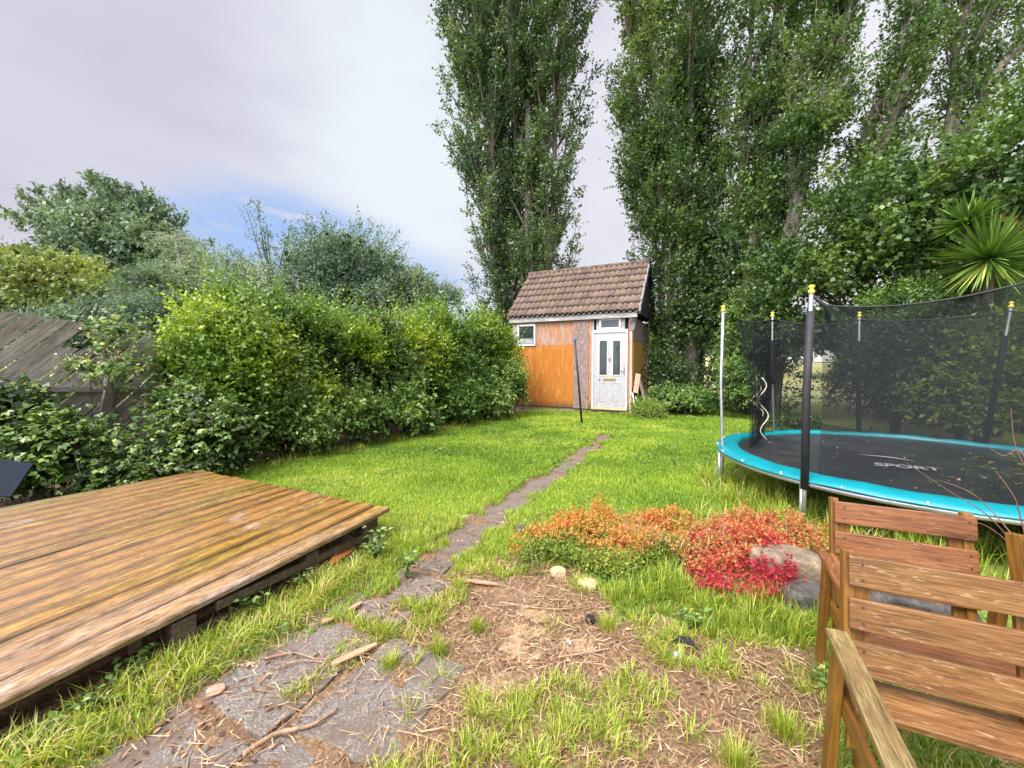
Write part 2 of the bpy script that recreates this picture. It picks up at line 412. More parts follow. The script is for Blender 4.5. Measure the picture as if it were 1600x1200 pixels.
def make_ground():
    xs = np.concatenate([-np.geomspace(600, 7, 26), np.arange(-6.9, -2.2, .06), np.arange(-2.2, 1.9, .03), np.arange(1.9, 8.0, .06), np.geomspace(8.1, 600, 26)])
    ys = np.concatenate([-np.geomspace(60, .6, 10), np.arange(-.4, .8, .06), np.arange(.8, 5, .03), np.arange(5, 12.5, .06), np.geomspace(12.7, 1200, 34)])
    X, Y = np.meshgrid(xs, ys); Z = gz(X, Y)
    V = np.stack([X, Y, Z], -1).reshape(-1, 3); nx, ny = len(xs), len(ys)
    i = np.arange(ny-1)[:, None]*nx+np.arange(nx-1)[None]
    Fc = np.stack([i, i+1, i+nx+1, i+nx], -1).reshape(-1, 4)
    me = np_mesh('ground', V, Fc, smooth=True)
    x, y = V[:, 0], V[:, 1]
    soil = (soil_mask(x, y)*1.0)
    soil = np.maximum(soil, deck_in(x, y, .05)*1.0); u_, v_ = path_uv(x, y)
    soil = np.maximum(soil, ((u_ > -.06) & (u_ < .40-.022*v_) & (v_ < 5.8) & (v_ > -3.2))*1.0); soil = np.maximum(soil, ((u_ > -.1) & (u_ < .95) & (v_ < -.3) & (v_ > -3.2))*1.0)
    soil = np.maximum(soil, np.clip(hedge_off(x, y)*2+.2, 0, 1)*(y < 13))
    far = W(1060, 655); soil = np.maximum(soil, np.exp(-(((x-far.x)/1.3)**2+((y-far.y-.8)/.9)**2))*.9)
    a = me.attributes.new('soil', 'FLOAT', 'POINT'); a.data.foreach_set('value', soil.astype(np.float32))
    p = W(815, 1000); q = W(835, 960); r_ = W(770, 1080)
    sand = np.zeros_like(x)
    for c_, ra in ((p, .2), (q, .12), (r_, .16), (W(905, 1010), .1)):
        sand = np.maximum(sand, np.exp(-((x-c_.x)**2+(y-c_.y)**2)/ra**2))
    a = me.attributes.new('sand', 'FLOAT', 'POINT'); a.data.foreach_set('value', sand.astype(np.float32))
    t = NT('ground'); pos = t.geompos()
    n1 = t.noise(pos, 9, 6, .65); n2 = t.noise(pos, 60, 5, .7); n3 = t.noise(pos, 2.2, 4); n4 = t.noise(pos, 220, 3, .6)
    st = lambda f, a_, k: t.math('MULTIPLY', t.math('SUBTRACT', f, a_), k, True)
    soilc = t.ramp(n2, [(.3, (.060, .038, .020)), (.5, (.15, .092, .050)), (.62, (.29, .18, .095)), (.75, (.44, .29, .16))])
    soilc = t.mix(st(n1, .5, 4), soilc, t.ramp(n4, [(.35, (.10, .070, .045)), (.6, (.30, .20, .115))]))
    sandc = t.ramp(n4, [(.3, (.28, .18, .10)), (.7, (.50, .35, .20))])
    sf = t.math('MULTIPLY', t.attr('sand').outputs['Fac'], t.math('MULTIPLY', t.math('SUBTRACT', n1, .28), 4, True))
    soilc = t.mix(t.math('MULTIPLY', st(t.math('ADD', sf, t.math('MULTIPLY', t.math('SUBTRACT', n2, .5), 1.2)), .38, 3), .8), soilc, sandc)
    lawn = t.ramp(n2, [(.3, (.10, .13, .03)), (.5, (.20, .26, .05)), (.7, (.36, .36, .12))])
    lawn = t.mix(st(n3, .58, 6), lawn, (.26, .27, .09))
    k = t.math('ADD', t.attr('soil').outputs['Fac'], t.math('MULTIPLY', t.math('SUBTRACT', n1, .5), .5))
    col = t.mix(st(k, .35, 4), lawn, soilc)
    # far meadow: paler
    sp_ = t.N('ShaderNodeSeparateXYZ'); t.L(t.N('ShaderNodeNewGeometry').outputs['Position'], sp_.inputs[0])
    fm = t.noise(t.geompos((.25, .6, 1)), 2, 5, .6)
    mead = t.ramp(fm, [(.3, (.20, .24, .06)), (.5, (.40, .40, .15)), (.7, (.50, .45, .22))])
    col = t.mix(st(sp_.outputs[1], 13.5, .5), col, mead)
    t.bsdf(col, .8, .25, bump=n2, bstr=.7, bdist=.015)
    tag(link('ground', me, t.mat), 'lawn soil and far meadow of the garden', kind='structure')
make_ground()

def make_path():
    t = NT('old concrete'); pos = t.geompos(); a = t.noise(pos, 5, 6, .65); b = t.noise(pos, 120, 4, .7); c = t.noise(pos, 26, 5, .7)
    col = t.ramp(b, [(.3, (.055, .048, .043)), (.5, (.135, .118, .103)), (.68, (.30, .25, .19))])
    col = t.mix(t.math('MULTIPLY', t.math('SUBTRACT', a, .47), 6, True), col, (.12, .085, .06))
    col = t.mix(t.math('MULTIPLY', t.math('SUBTRACT', c, .60), 6, True), col, (.26, .20, .14))
    t.bsdf(col, .75, .35, bump=b, bstr=.6, bdist=.006)
    def slab(mb, u0, u1, v0, v1, z=.0, chip=.0):
        c = [(u0+random.uniform(0, .02), v0+random.uniform(0, .02)), (u1-random.uniform(0, .02), v0+random.uniform(0, .02)), (u1-random.uniform(0, .02), v1-random.uniform(0, .02)), (u0+random.uniform(0, .02), v1-random.uniform(0, .02))]
        pts = []
        for k in range(4):
            a_, b_ = c[k], c[(k+1) % 4]
            for q in range(7):
                f = q/7; w = 0 if q == 0 else .012
                u_ = a_[0]+(b_[0]-a_[0])*f+random.uniform(-w, w); v_ = a_[1]+(b_[1]-a_[1])*f+random.uniform(-w, w)
                pts.append((PA[0]+PU[0]*u_+PV[0]*v_, PA[1]+PU[1]*u_+PV[1]*v_, z-.05))
        mb.prism(pts, (0, 0, .05))
    t2 = NT('worn earthy concrete'); pos = t2.geompos(); a = t2.noise(pos, 7, 6, .7); b = t2.noise(pos, 90, 5, .75)
    col = t2.ramp(b, [(.3, (.07, .055, .042)), (.5, (.15, .12, .092)), (.7, (.30, .245, .19))])
    col = t2.mix(t2.math('MULTIPLY', t2.math('SUBTRACT', a, .5), 6, True), col, (.10, .072, .05))
    t2.bsdf(col, .85, .25, bump=b, bstr=.9, bdist=.01)
    mb = MB(); v = -.33
    for ln in (.92, .88, .95, .9, .9, .95, .8):
        slab(mb, -.04, .30-.022*v, v, v+ln-.02, random.uniform(-.002, .004)); v += ln
    mb.build('path', t2.mat, bevel=.004)['kind'] = 'structure'
    mb = MB()
    for v0, v1 in ((-.95, -.36), (-1.58, -.98), (-2.2, -1.61), (-2.85, -2.23)): slab(mb, -.04, .42, v0, v1, random.uniform(-.002, .004))
    for v0, v1 in ((-1.50, -.93), (-2.12, -1.53), (-2.75, -2.15)): slab(mb, .45, .90, v0, v1, random.uniform(-.003, .003))
    mb.build('pavement', t.mat, bevel=.005)['kind'] = 'structure'
    # pale worn path across the far meadow
    pm = plain_mat('worn path', (.45, .38, .30), .9, .2, scale=3)
    pts = [W(1270, 572+40, 0), D(1300, 592, 26), D(1330, 598, 22), D(1370, 606, 18.5)]
    L_, Rr = [], []
    for i in range(20):
        f = i/19; p = Vector((9+f*11-3*f*f, 33-14*f+2*math.sin(f*5), 0)); zz = float(gz(p.x, p.y))+.03; L_.append((p.x-.3, p.y-.45, zz)); Rr.append((p.x+.3, p.y+.45, zz))
    mb = MB(); mb.poly(L_+Rr[::-1]); mb.build('meadow_path', pm)['kind'] = 'structure'
make_path()

# ================================================================== DECK
def make_deck():
    root = empty('garden_deck', (DECK1[0], DECK1[1], 0), ROTG)
    tag(root, 'low raised deck of wet ribbed yellow-brown boards beside the lawn', 'deck')
    # deck space: -x is towards the hedge, -y runs back along the boards towards the camera
    def ztop(x, y):      # slight twist of the old deck
        s = -x/2.585; return .262 - (1-s)*.040*(-y) + s*.018*(-y) - .0
    nb = 18; wb = 2.585/nb
    V = []; Fs = []; sm = []
    mb = MB()
    rib = 5
    for k in range(nb):
        x1 = -k*wb-.003; x0 = -(k+1)*wb+.005
        dz = random.uniform(-.003, .003); ye = random.uniform(-.012, .012)
        segs = 14; prof = []
        n_ = rib*4
        ridged = k > 3
        for i in range(n_+1):
            xx = x0+(x1-x0)*i/n_; ph = (i % 4)
            z_ = 0 if (ph in (0, 1) or not ridged) else -.0045
            if i in (0, n_): z_ = -.007
            prof.append((xx, z_))
        prof = [(x0, -.028)]+prof+[(x1, -.028)]
        n0 = len(mb.v); m_ = len(prof)
        warp = random.uniform(-.004, .004)
        for j in range(segs+1):
            yy = ye-4.0*j/segs
            for xx, z_ in prof: mb.v.append(Vector((xx, yy, ztop(xx, yy)+z_+dz+warp*math.sin(j*1.7+k))))
        for j in range(segs):
            for i in range(m_-1):
                a = n0+j*m_+i; mb.f.append((a, a+1, a+1+m_, a+m_)); mb.sm.append(False)
            mb.f.append((n0+j*m_+m_-1, n0+j*m_, n0+j*m_+m_, n0+j*m_+m_+m_-1)); mb.sm.append(False)
        mb.f.append(tuple(n0+i for i in range(m_))); mb.sm.append(False)
        e = n0+segs*m_; mb.f.append(tuple(e+m_-1-i for i in range(m_))); mb.sm.append(False)
    t = NT('wet deck boards')
    tc = t.N('ShaderNodeTexCoord'); ob = tc.outputs['Object']; isl = t.island()
    add = t.N('ShaderNodeVectorMath'); add.operation = 'ADD'; t.L(ob, add.inputs[0]); t.L(t.math('MULTIPLY', isl, 31.0), add.inputs[1])
    v = t.coord(scale=(1, .14, 1), vec=add.outputs[0])
    g = t.noise(v, 34, 6, .75, .4); g2 = t.noise(v, 130, 3, .6); big = t.noise(t.coord(scale=(1, .45, 1), vec=ob), 1.7, 5, .6)
    st = lambda f, a_, k: t.math('MULTIPLY', t.math('SUBTRACT', f, a_), k, True)
    old = t.ramp(g, [(.3, (.09, .046, .012)), (.46, (.23, .120, .026)), (.58, (.38, .21, .042)), (.72, (.53, .34, .11))])
    moss = t.ramp(g, [(.3, (.10, .078, .016)), (.5, (.24, .185, .03)), (.7, (.40, .31, .055))])
    old = t.mix(t.math('MULTIPLY', st(big, .50, 6), .7), old, moss)
    old = t.mix(st(isl, .72, 8), old, t.mix(.55, old, (.36, .18, .05)))
    old = t.mix(t.math('MULTIPLY', st(t.math('SUBTRACT', 1, isl), .8, 8), .35), old, (.14, .09, .02))
    sxx = t.N('ShaderNodeSeparateXYZ'); t.L(ob, sxx.inputs[0])
    wig = t.math('MULTIPLY', t.math('SUBTRACT', t.noise(t.coord(scale=(1, .35, 1), vec=ob), 3, 3), .5), .05)
    fr = t.math('FRACT', t.math('ADD', t.math('MULTIPLY', t.math('ADD', sxx.outputs[0], wig), 1/wb), 40.0))
    tri = t.math('MULTIPLY', t.math('ABSOLUTE', t.math('SUBTRACT', fr, .5)), 2.0)
    stain = t.noise(t.coord(scale=(1, .25, 1), vec=ob), 5, 4, .6)
    old = t.mix(t.math('MULTIPLY', t.math('MULTIPLY', t.math('SUBTRACT', t.math('ADD', tri, stain), .95), 3.0, True), .75), old, t.mix(1, old, (.30, .27, .22), 'MULTIPLY'))
    fr2 = t.math('FRACT', t.math('MULTIPLY', sxx.outputs[0], 4.0/wb)); tri2 = t.math('MULTIPLY', t.math('ABSOLUTE', t.math('SUBTRACT', fr2, .5)), 2.0)
    old = t.mix(t.math('MULTIPLY', tri2, .35), old, t.mix(1, old, (.5, .46, .4), 'MULTIPLY'))
    pale = t.ramp(g, [(.34, (.12, .07, .036)), (.5, (.27, .17, .095)), (.66, (.42, .295, .18))])
    sx = t.N('ShaderNodeSeparateXYZ'); t.L(ob, sx.inputs[0])
    edge = t.math('ADD', sx.outputs[0], t.math('MULTIPLY', t.math('SUBTRACT', big, .5), .5))
    nearer = t.math('MULTIPLY', t.math('ADD', sx.outputs[1], 1.2), -.22)
    edge = t.math('ADD', edge, nearer)
    pf = st(edge, -.34, 7)
    fl = t.noise(t.coord(scale=(1, .3, 1), vec=ob), 22, 4, .7)
    pf = t.math('MULTIPLY', pf, t.math('ADD', t.math('MULTIPLY', st(fl, .40, 6), .75), .25))
    col = t.mix(pf, old, pale)
    # worn bleached spots and dark knots
    sp_ = t.noise(t.coord(scale=(1, .5, 1), loc=(.8, .7, 0), vec=ob), 2.1, 6, .75)
    col = t.mix(t.math('MULTIPLY', st(sp_, .62, 9), .9), col, (.42, .34, .30))
    kn = t.N('ShaderNodeTexVoronoi'); t.L(t.coord(scale=(1, .6, 1), vec=ob), kn.inputs['Vector']); kn.inputs['Scale'].default_value = 2.6
    col = t.mix(t.math('SUBTRACT', 1, t.math('MULTIPLY', kn.outputs['Distance'], 9), True), col, (.09, .05, .025))
    col = t.mix(st(t.math('SUBTRACT', 1, g2), .52, 5), col, (.06, .038, .018))
    wet = t.noise(ob, 3.0, 4, .6)
    ro = t.math('ADD', .12, t.math('MULTIPLY', st(wet, .42, 5), .35))
    bs = t.bsdf(col, ro, .5, bump=g, bstr=.45, bdist=.004, coat=.45); bs.inputs['Coat Roughness'].default_value = .16
    mb.build('deck_surface', t.mat, root)
    dk = wood_mat('damp deck frame', [(0, (.03, .02, .012)), (.5, (.08, .055, .035)), (1, (.17, .125, .085))], rough=.7)
    f = MB()
    f.bx(-2.55, -.06, -.10, -.06, .13, .225); f.bx(-2.55, -.06, -1.55, -1.5, .09, .17); f.bx(-2.55, -.06, -2.9, -2.85, .05, .12)
    f.build('frame', dk, root)
    # rail under the visible edge, sagging
    e = MB()
    for j in range(8):
        y0, y1 = -.05-j*.5, -.05-(j+1)*.5
        z = ztop(0, (y0+y1)/2)-.028
        e.box((-.16, (y0+y1)/2, z-.05), (.03, .51, .07))
    e.box((-.02, -.72, .13), (.02, 1.0, .04), Euler((R(-2), 0, R(1.5))).to_matrix())
    e.build('edge_rail', dk, root)
    for (x, y, s) in ((-.09, -.16, .10), (-.06, -.66, .09), (-.05, -1.36, .10), (-.07, -2.3, .1), (-2.45, -.2, .1), (-2.4, -1.9, .1)):
        z = ztop(x, y)-.03
        MB().bx(x-.045, x+.045, y-s/2, y+s/2, -.02, z-.02).build('post', dk, root, bevel=.004)
    MB().box((-.05, -1.05, .03), (.03, .75, .07), Euler((R(-3), R(10), R(3))).to_matrix()).build('ground_board', dk, root, bevel=.003)
make_deck()

# ================================================================== SHED
SH = W(986.5, 650)
def make_shed():
    root = empty('shed', (SH.x, SH.y, 0), ROTG)
    tag(root, 'small tumbledown garden shed with brown tiled roof, orange panels and white door', 'shed')
    def f(px, py):      # pixel on the front wall -> shed space (x, z)
        a = (px-800)/F; w = (SH.x-a*SH.y)/(U.x-a*U.y); Y = SH.y-w*U.y
        return -w, D(px, py, Y).z
    c5 = lambda cx, cy: f(780+cx/4.286, 400+cy/4.286)
    M['osb'] = (lambda t: (t.bsdf((lambda v: t.mix(t.math('MULTIPLY', t.math('SUBTRACT', t.noise(v, 40, 3, .5), .35), 3, True),
        t.ramp(t.N('ShaderNodeTexVoronoi').outputs['Color'] if False else t.noise(v, 22, 5, .8, 1.5), [(.34, (.07, .045, .038)), (.5, (.24, .17, .145)), (.64, (.48, .39, .36))]), (.20, .145, .125)))(t.coord('Object', (1, 1, .45))), .85, .2), t.mat)[1])(NT('weathered chipboard'))
    def painted(name, c1, c2, pale, ps=.55, sc_=6):
        t = NT(name); tc = t.N('ShaderNodeTexCoord').outputs['Object']
        v = t.coord(scale=(1, 1, .10), vec=tc); g = t.noise(v, 30, 6, .7, .5); b = t.noise(t.coord(scale=(1, 1, .35), vec=tc), sc_, 5, .65)
        z = t.N('ShaderNodeSeparateXYZ'); t.L(tc, z.inputs[0])
        col = t.ramp(g, [(.3, c1), (.65, c2)])
        k = t.math('MULTIPLY', t.math('SUBTRACT', t.math('ADD', g, t.math('MULTIPLY', b, .6)), ps+.32), 7, True)
        col = t.mix(k, col, pale)
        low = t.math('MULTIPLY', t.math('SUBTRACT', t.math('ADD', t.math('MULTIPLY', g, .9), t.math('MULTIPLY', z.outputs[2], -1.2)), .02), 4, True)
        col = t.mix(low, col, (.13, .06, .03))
        t.bsdf(col, .6, .3, bump=g, bstr=.3, bdist=.004); return t.mat
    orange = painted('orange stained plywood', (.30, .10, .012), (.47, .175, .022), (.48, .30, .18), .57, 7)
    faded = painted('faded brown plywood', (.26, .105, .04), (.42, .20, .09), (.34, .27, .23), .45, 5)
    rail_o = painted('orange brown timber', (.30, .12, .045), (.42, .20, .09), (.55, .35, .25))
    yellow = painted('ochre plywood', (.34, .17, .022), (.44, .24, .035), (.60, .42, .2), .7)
    grey = wood_mat('weathered grey timber', [(0, (.20, .18, .17)), (.5, (.38, .36, .35)), (1, (.56, .54, .52))], axis='x', rough=.8, spec=.2)
    mort = plain_mat('pale mortar', (.24, .235, .23), .85, .2, var=.35, scale=14, dirt=(.16, .14, .13), dirt_amt=.8, bstr=.6)
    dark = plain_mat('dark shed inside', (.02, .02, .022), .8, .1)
    gable_black = plain_mat('gable shade and board black', (.022, .024, .03), .7, .3, scale=8, bstr=.5)  # near-black for the shade of the gable recess, and for the bargeboard
    white = plain_mat('white plastic frame', (.56, .56, .57), .35, .5, var=.05, dirt=(.45, .42, .38), dirt_amt=.35, bstr=.02)
    glass = plain_mat('dark window glass', (.03, .045, .04), .06, .8, var=.5, scale=3, bstr=.02)
    pink = plain_mat('pink painted board', (.36, .13, .14), .7, .3, scale=20)
    def pan(name, x0, x1, z0, z1, y0, y1, m, bev=.003, parent=root): return MB().bx(x0, x1, y0, y1, z0, z1).build(name, m, parent, bevel=bev)
    wl = -3.5; top = 2.70; dep = 3.1
    # core walls (dark board behind the cladding)
    doorx0 = c5(620, 0)[0]; doorx1 = c5(860, 0)[0]; zt = c5(700, 495)[1]
    core = MB(); core.bx(wl+.02, doorx0-.12, .03, .07, .05, top-.1); core.bx(wl+.02, wl+.06, .07, dep, .05, top); core.bx(wl+.02, -.02, dep-.04, dep, .05, top); core.bx(wl+.02, -.02, .6, .64, .1, top-.05)
    core.build('inner_walls', dark, root)
    pl = plain_mat('shed plinth', (.26, .20, .16), .9, .2, var=.35, scale=18, dirt=(.15, .12, .08), bstr=.5)
    MB().bx(wl, .0, .02, dep, -.05, .14).build('plinth', pl, root)
    # front cladding
    x0, z1 = c5(80, 448); x1, z0 = c5(127, 600); pan('side_board', wl, x1+.02, z0, top-.02, -.004, .03, grey)
    x2, zz = c5(497, 445); pan('upper_panel', x1+.02, x2, z0-.01, top-.05, 0, .03, faded)
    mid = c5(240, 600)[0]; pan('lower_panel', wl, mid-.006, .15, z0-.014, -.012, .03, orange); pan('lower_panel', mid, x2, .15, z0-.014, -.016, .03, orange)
    x3, _ = c5(600, 430); pan('chipboard_strip', x2+.004, x3, .14, top-.01, -.03, .03, M['osb'])
    x4, _ = c5(620, 430); pan('door_post', x3+.003, x4-.003, .13, top-.1, -.02, .05, rail_o)
    x5, _ = c5(862, 0); x6, _ = c5(888, 0); zb = c5(870, 500)[1]
    pan('door_post', x5+.004, -.06, .12, zb-.003, -.015, .06, rail_o)
    pan('corner_block', x5+.004, -.055, zb, top-.03, -.018, .06, pink)
    pan('corner_post', -.055, .0, -.02, 2.25, -.03, .05, wood_mat('pale corner timber', [(0, (.30, .20, .15)), (.5, (.52, .40, .34)), (1, (.68, .58, .52))], axis='z', rough=.8))
    # mortar lump at the top of the corner
    mb = MB()
    for (x, y, z, s) in ((-.02, .02, 2.6, .16), (.0, .06, 2.45, .13), (-.01, .02, 2.32, .11), (.01, .15, 2.62, .15)):
        mb.box((x, y, z), (s, s*.8, s*1.3), Euler((random.uniform(-.3, .3), random.uniform(-.3, .3), random.uniform(0, 1))).to_matrix())
    mb.build('mortar_patch', mort, root, bevel=.03)
    # transom window, side gaps and posts
    tx0, tz1 = c5(668, 420); tx1, tz0 = c5(812, 490)
    pan('lintel_back', x4-.0, x5, zt+.0, top-.03, .06, .075, dark)  # near-black sheet puts the darkness of the side gaps into colour
    pan('lintel_post', c5(648, 0)[0], tx0-.004, zt+.004, top-.06, -.005, .04, grey); pan('lintel_post', tx1+.004, c5(838, 0)[0], zt+.004, top-.06, -.005, .04, grey)
    pan('lintel_post', x4, x4+.05, zt+.004, top-.06, -.004, .04, grey)
    def frame(name, x0_, x1_, z0_, z1_, t_, y0, y1, parent=root):
        mb = MB(); mb.bx(x0_, x1_, y0, y1, z1_-t_, z1_); mb.bx(x0_, x1_, y0, y1, z0_, z0_+t_); mb.bx(x0_, x0_+t_, y0, y1, z0_+t_, z1_-t_); mb.bx(x1_-t_, x1_, y0, y1, z0_+t_, z1_-t_)
        return mb.build(name, white, parent, bevel=.005)
    w1 = frame('transom_window', tx0, tx1, tz0, tz1, .055, -.03, .03)
    pan('pane', tx0+.05, tx1-.05, tz0+.05, tz1-.05, 0, .01, glass, 0, w1)
    wx0, wz1 = c5(125, 462); wx1, wz0 = c5(245, 602)
    w2 = frame('window', wx0, wx1, wz0, wz1, .055, -.045, .03)
    pan('pane', wx0+.05, wx1-.05, wz0+.05, wz1-.05, -.01, .0, glass, 0, w2)
    patch_m = plain_mat('pale pane patch', (.30, .34, .31), .5, .3, var=.5, scale=6)
    MB().bx(wx0+.07, wx1-.09, -.0125, -.011, wz0+.07, wz0+.22).build('pane_patch', patch_m, w2)  # pale patch just in front of the lower pane
    # door
    dz0 = c5(740, 1018)[1]
    fr = MB(); tk = .055
    fr.bx(doorx0, doorx0+tk, -.035, .05, dz0, zt); fr.bx(doorx1-tk, doorx1, -.035, .05, dz0, zt); fr.bx(doorx0+tk, doorx1-tk, -.035, .05, zt-.08, zt)
    fr.build('door_frame', white, root, bevel=.005)
    pan('door_sill', doorx0, doorx1, dz0-.045, dz0+.0, -.07, .05, wood_mat('yellowed sill', [(0, (.45, .33, .14)), (1, (.66, .55, .32))]))
    dr = NT('scuffed white door'); vv = dr.coord('Object'); n = dr.noise(vv, 9, 6, .75); n2 = dr.noise(vv, 60, 4, .7)
    zc = dr.N('ShaderNodeSeparateXYZ'); dr.L(dr.N('ShaderNodeTexCoord').outputs['Object'], zc.inputs[0])
    k = dr.math('MULTIPLY', dr.math('SUBTRACT', dr.math('ADD', n, dr.math('MULTIPLY', zc.outputs[2], -.10)), .40), 4, True)
    dr.bsdf(dr.mix(dr.math('MULTIPLY', k, dr.math('MULTIPLY', n2, 1.0)), (.38, .38, .39), (.18, .17, .16)), .45, .4)
    a0, a1 = doorx0+tk+.004, doorx1-tk-.004; b0, b1 = dz0+.004, zt-.084
    door = MB().bx(a0, a1, -.015, .03, b0, b1).build('door', dr.mat, root, bevel=.004)
    for (cx0, cx1) in ((672, 722), (762, 810)):
        gx0, gz1 = c5(cx0, 568); gx1, gz0 = c5(cx1, 797)
        g = MB(); t_ = .022
        g.bx(gx0-t_, gx1+t_, -.027, -.0155, gz1, gz1+t_); g.bx(gx0-t_, gx1+t_, -.027, -.0155, gz0-t_, gz0); g.bx(gx0-t_, gx0, -.027, -.0155, gz0, gz1); g.bx(gx1, gx1+t_, -.027, -.0155, gz0, gz1)
        go = g.build('glazing_bead', white, door, bevel=.003)
        MB().bx(gx0, gx1, -.019, -.0158, gz0, gz1).build('glass_panel', glass, go)
    for (cx0, cx1) in ((668, 722), (758, 812)):
        gx0, gz1 = c5(cx0, 850); gx1, gz0 = c5(cx1, 975); g = MB(); t_ = .014
        g.bx(gx0, gx1, -.022, -.0155, gz1-t_, gz1); g.bx(gx0, gx1, -.022, -.0155, gz0, gz0+t_); g.bx(gx0, gx0+t_, -.022, -.0155, gz0+t_, gz1-t_); g.bx(gx1-t_, gx1, -.022, -.0155, gz0+t_, gz1-t_)
        g.build('moulding', dr.mat, door, bevel=.003)
    brass = plain_mat('brass', (.60, .40, .09), .35, .5, .8, var=.2); steel = plain_mat('dull steel', (.30, .30, .30), .35, .5, .8)
    lx0, lz1 = c5(700, 815); lx1, lz0 = c5(780, 835)
    lb = MB().bx(lx0, lx1, -.028, -.0155, lz0, lz1).build('letterbox', brass, door, bevel=.004)
    MB().bx(lx0+.03, lx1-.03, -.032, -.0285, lz0+.025, lz1-.02).build('flap', steel, lb)
    kx, kz = c5(740, 690); kb = MB(); kb.tube([(kx, -.03, kz+.05), (kx, -.034, kz), (kx, -.03, kz-.07)], [.008, .014, .007], 8); kb.bx(kx-.028, kx+.028, -.034, -.016, kz+.015, kz+.03); kb.build('knocker', steel, door); MB().tube([(kx, -.014, kz+.13), (kx, -.024, kz+.13)], .009, 8).build('peephole', steel, door)
    hx, hz = c5(838, 770); hb = MB(); hb.bx(hx-.012, hx+.012, -.024, -.0155, hz-.11, hz+.11); hb.tube([(hx, -.02, hz), (hx, -.05, hz), (hx-.10, -.05, hz)], .009, 8); hb.build('handle', steel, door)
    cu = bpy.data.curves.new('number', 'FONT'); cu.body = '8'; cu.size = .10; cu.extrude = .003
    to = bpy.data.objects.new('tmp', cu); C.objects.link(to); bpy.context.view_layer.update()
    me = bpy.data.meshes.new_from_object(to.evaluated_get(bpy.context.evaluated_depsgraph_get())); bpy.data.objects.remove(to)
    nx_, nz_ = c5(668, 836); me.materials.clear()
    link('house_number', me, steel, door, (nx_, -.0195, nz_), (math.pi/2, 0, 0))
    # right side wall
    zs = c5(890, 545)[1]
    pan('side_panel', -.005, .03, .12, .0, 0, 0, grey) if False else None
    MB().bx(-.01, .015, .05, dep, 1.98, 2.62).build('side_chipboard', M['osb'], root)
    MB().bx(-.01, .022, .05, 1.9, .75, 1.976).build('side_yellow_panel', yellow, root)
    MB().bx(-.01, .012, 1.904, dep, .0, 1.976).build('side_panel', faded, root)
    MB().bx(-.01, .006, .05, 1.9, .0, .746).build('side_dark_panel', plain_mat('dark damp board', (.07, .045, .035), .9, .2, var=.4), root)
    # roof: courses of corrugated tiles
    ov = .18; e0 = (-.15, 2.77); r0 = (dep/2, 4.37)
    L_ = math.hypot(r0[0]-e0[0], r0[1]-e0[1]); dy = (r0[0]-e0[0])/L_; dzz = (r0[1]-e0[1])/L_; ny, nz = -dzz, dy
    xl, xr = wl-.16, ov; ncol = 25; ncou = 7; per = (xr-xl)/ncol; sub = 6; rise = .05
    def slope(sgn):
        V = []; Fs = []; rn = []
        for j in range(ncou):
            for i in range(ncol):
                s0 = j*L_/ncou; s1 = (j+1)*L_/ncou+.04; jx = random.uniform(-.004, .004); jz = random.uniform(-.004, .006); js = random.uniform(-.008, .008)
                rv = random.random(); n0 = len(V)
                rows = [(s0+js, rise, -.022), (s0+js, rise, 0), (s1, 0.002, 0)]
                for (s, lift, dn) in rows:
                    for k in range(sub+1):
                        fx = k/sub; h = .030*math.cos((fx-.5)*2*math.pi*.9)+(.018 if k == sub else 0)
                        x = xl+(i+fx*1.03)*per+jx; hh = h+lift+jz+dn
                        y = e0[0]+dy*s+ny*hh; z = e0[1]+dzz*s+nz*hh
                        if sgn < 0: y = dep-y
                        V.append((x, y, z))
                w = sub+1
                for r_ in range(2):
                    for k in range(sub):
                        a = n0+r_*w+k; Fs.append((a, a+1, a+w+1, a+w)); rn.append(rv)
        return V, Fs, rn
    V1, F1, r1 = slope(1); V2, F2, r2 = slope(-1); n = len(V1)
    me = np_mesh('roof_tiles', np.array(V1+V2), np.array(F1+[tuple(a+n for a in q) for q in F2]), np.array(r1+r2), smooth=False)
    t = NT('old roof tiles'); a = t.attr('rnd').outputs['Fac']; v = t.coord('Object'); nz1 = t.noise(v, 3, 5, .65); nz2 = t.noise(v, 45, 4, .7)
    col = t.ramp(a, [(0, (.115, .078, .063)), (.5, (.145, .10, .08)), (1, (.185, .128, .10))])
    col = t.mix(t.math('MULTIPLY', t.math('MULTIPLY', t.math('SUBTRACT', nz1, .48), 4, True), .5), col, (.20, .17, .06))
    col = t.mix(t.math('MULTIPLY', t.math('SUBTRACT', nz2, .55), 4, True), col, (.14, .10, .08))
    t.bsdf(col, .75, .3, bump=nz2, bstr=.3, bdist=.005)
    rf = link('roof', me, t.mat, root)
    ridge = MB()
    for i in range(10):
        x0_ = xl+i*(xr-xl)/10
        ridge.tube([(x0_, r0[0], r0[1]+.0), (x0_+(xr-xl)/10*.98, r0[0], r0[1]+.005)], [.075, .068], 10)
    ridge.build('ridge_tiles', t.mat, rf)
    # roof deck under the tiles, gable ends as black sheets for the shaded recess
    for x in (xl+.03, xr-.06): MB().prism([(x, e0[0]+.05, e0[1]-.03), (x, r0[0], r0[1]-.04), (x, dep-e0[0]-.05, e0[1]-.03)], (.03, 0, 0)).build('gable', gable_black, root)
    vg = MB()      # crumbling mortar verge along the right edge
    for j in range(15):
        s = (j+.5)*L_/15; y = e0[0]+dy*s; z = e0[1]+dzz*s
        vg.box((xr+.01+random.uniform(-.012, .012), y, z-.05), (.05, L_/15*1.15, .13+random.uniform(-.03, .03)), Euler((math.atan2(dzz, dy)+random.uniform(-.05, .05), 0, 0)).to_matrix())
    vg.build('verge_mortar', mort, root, bevel=.012)
    bf = MB()
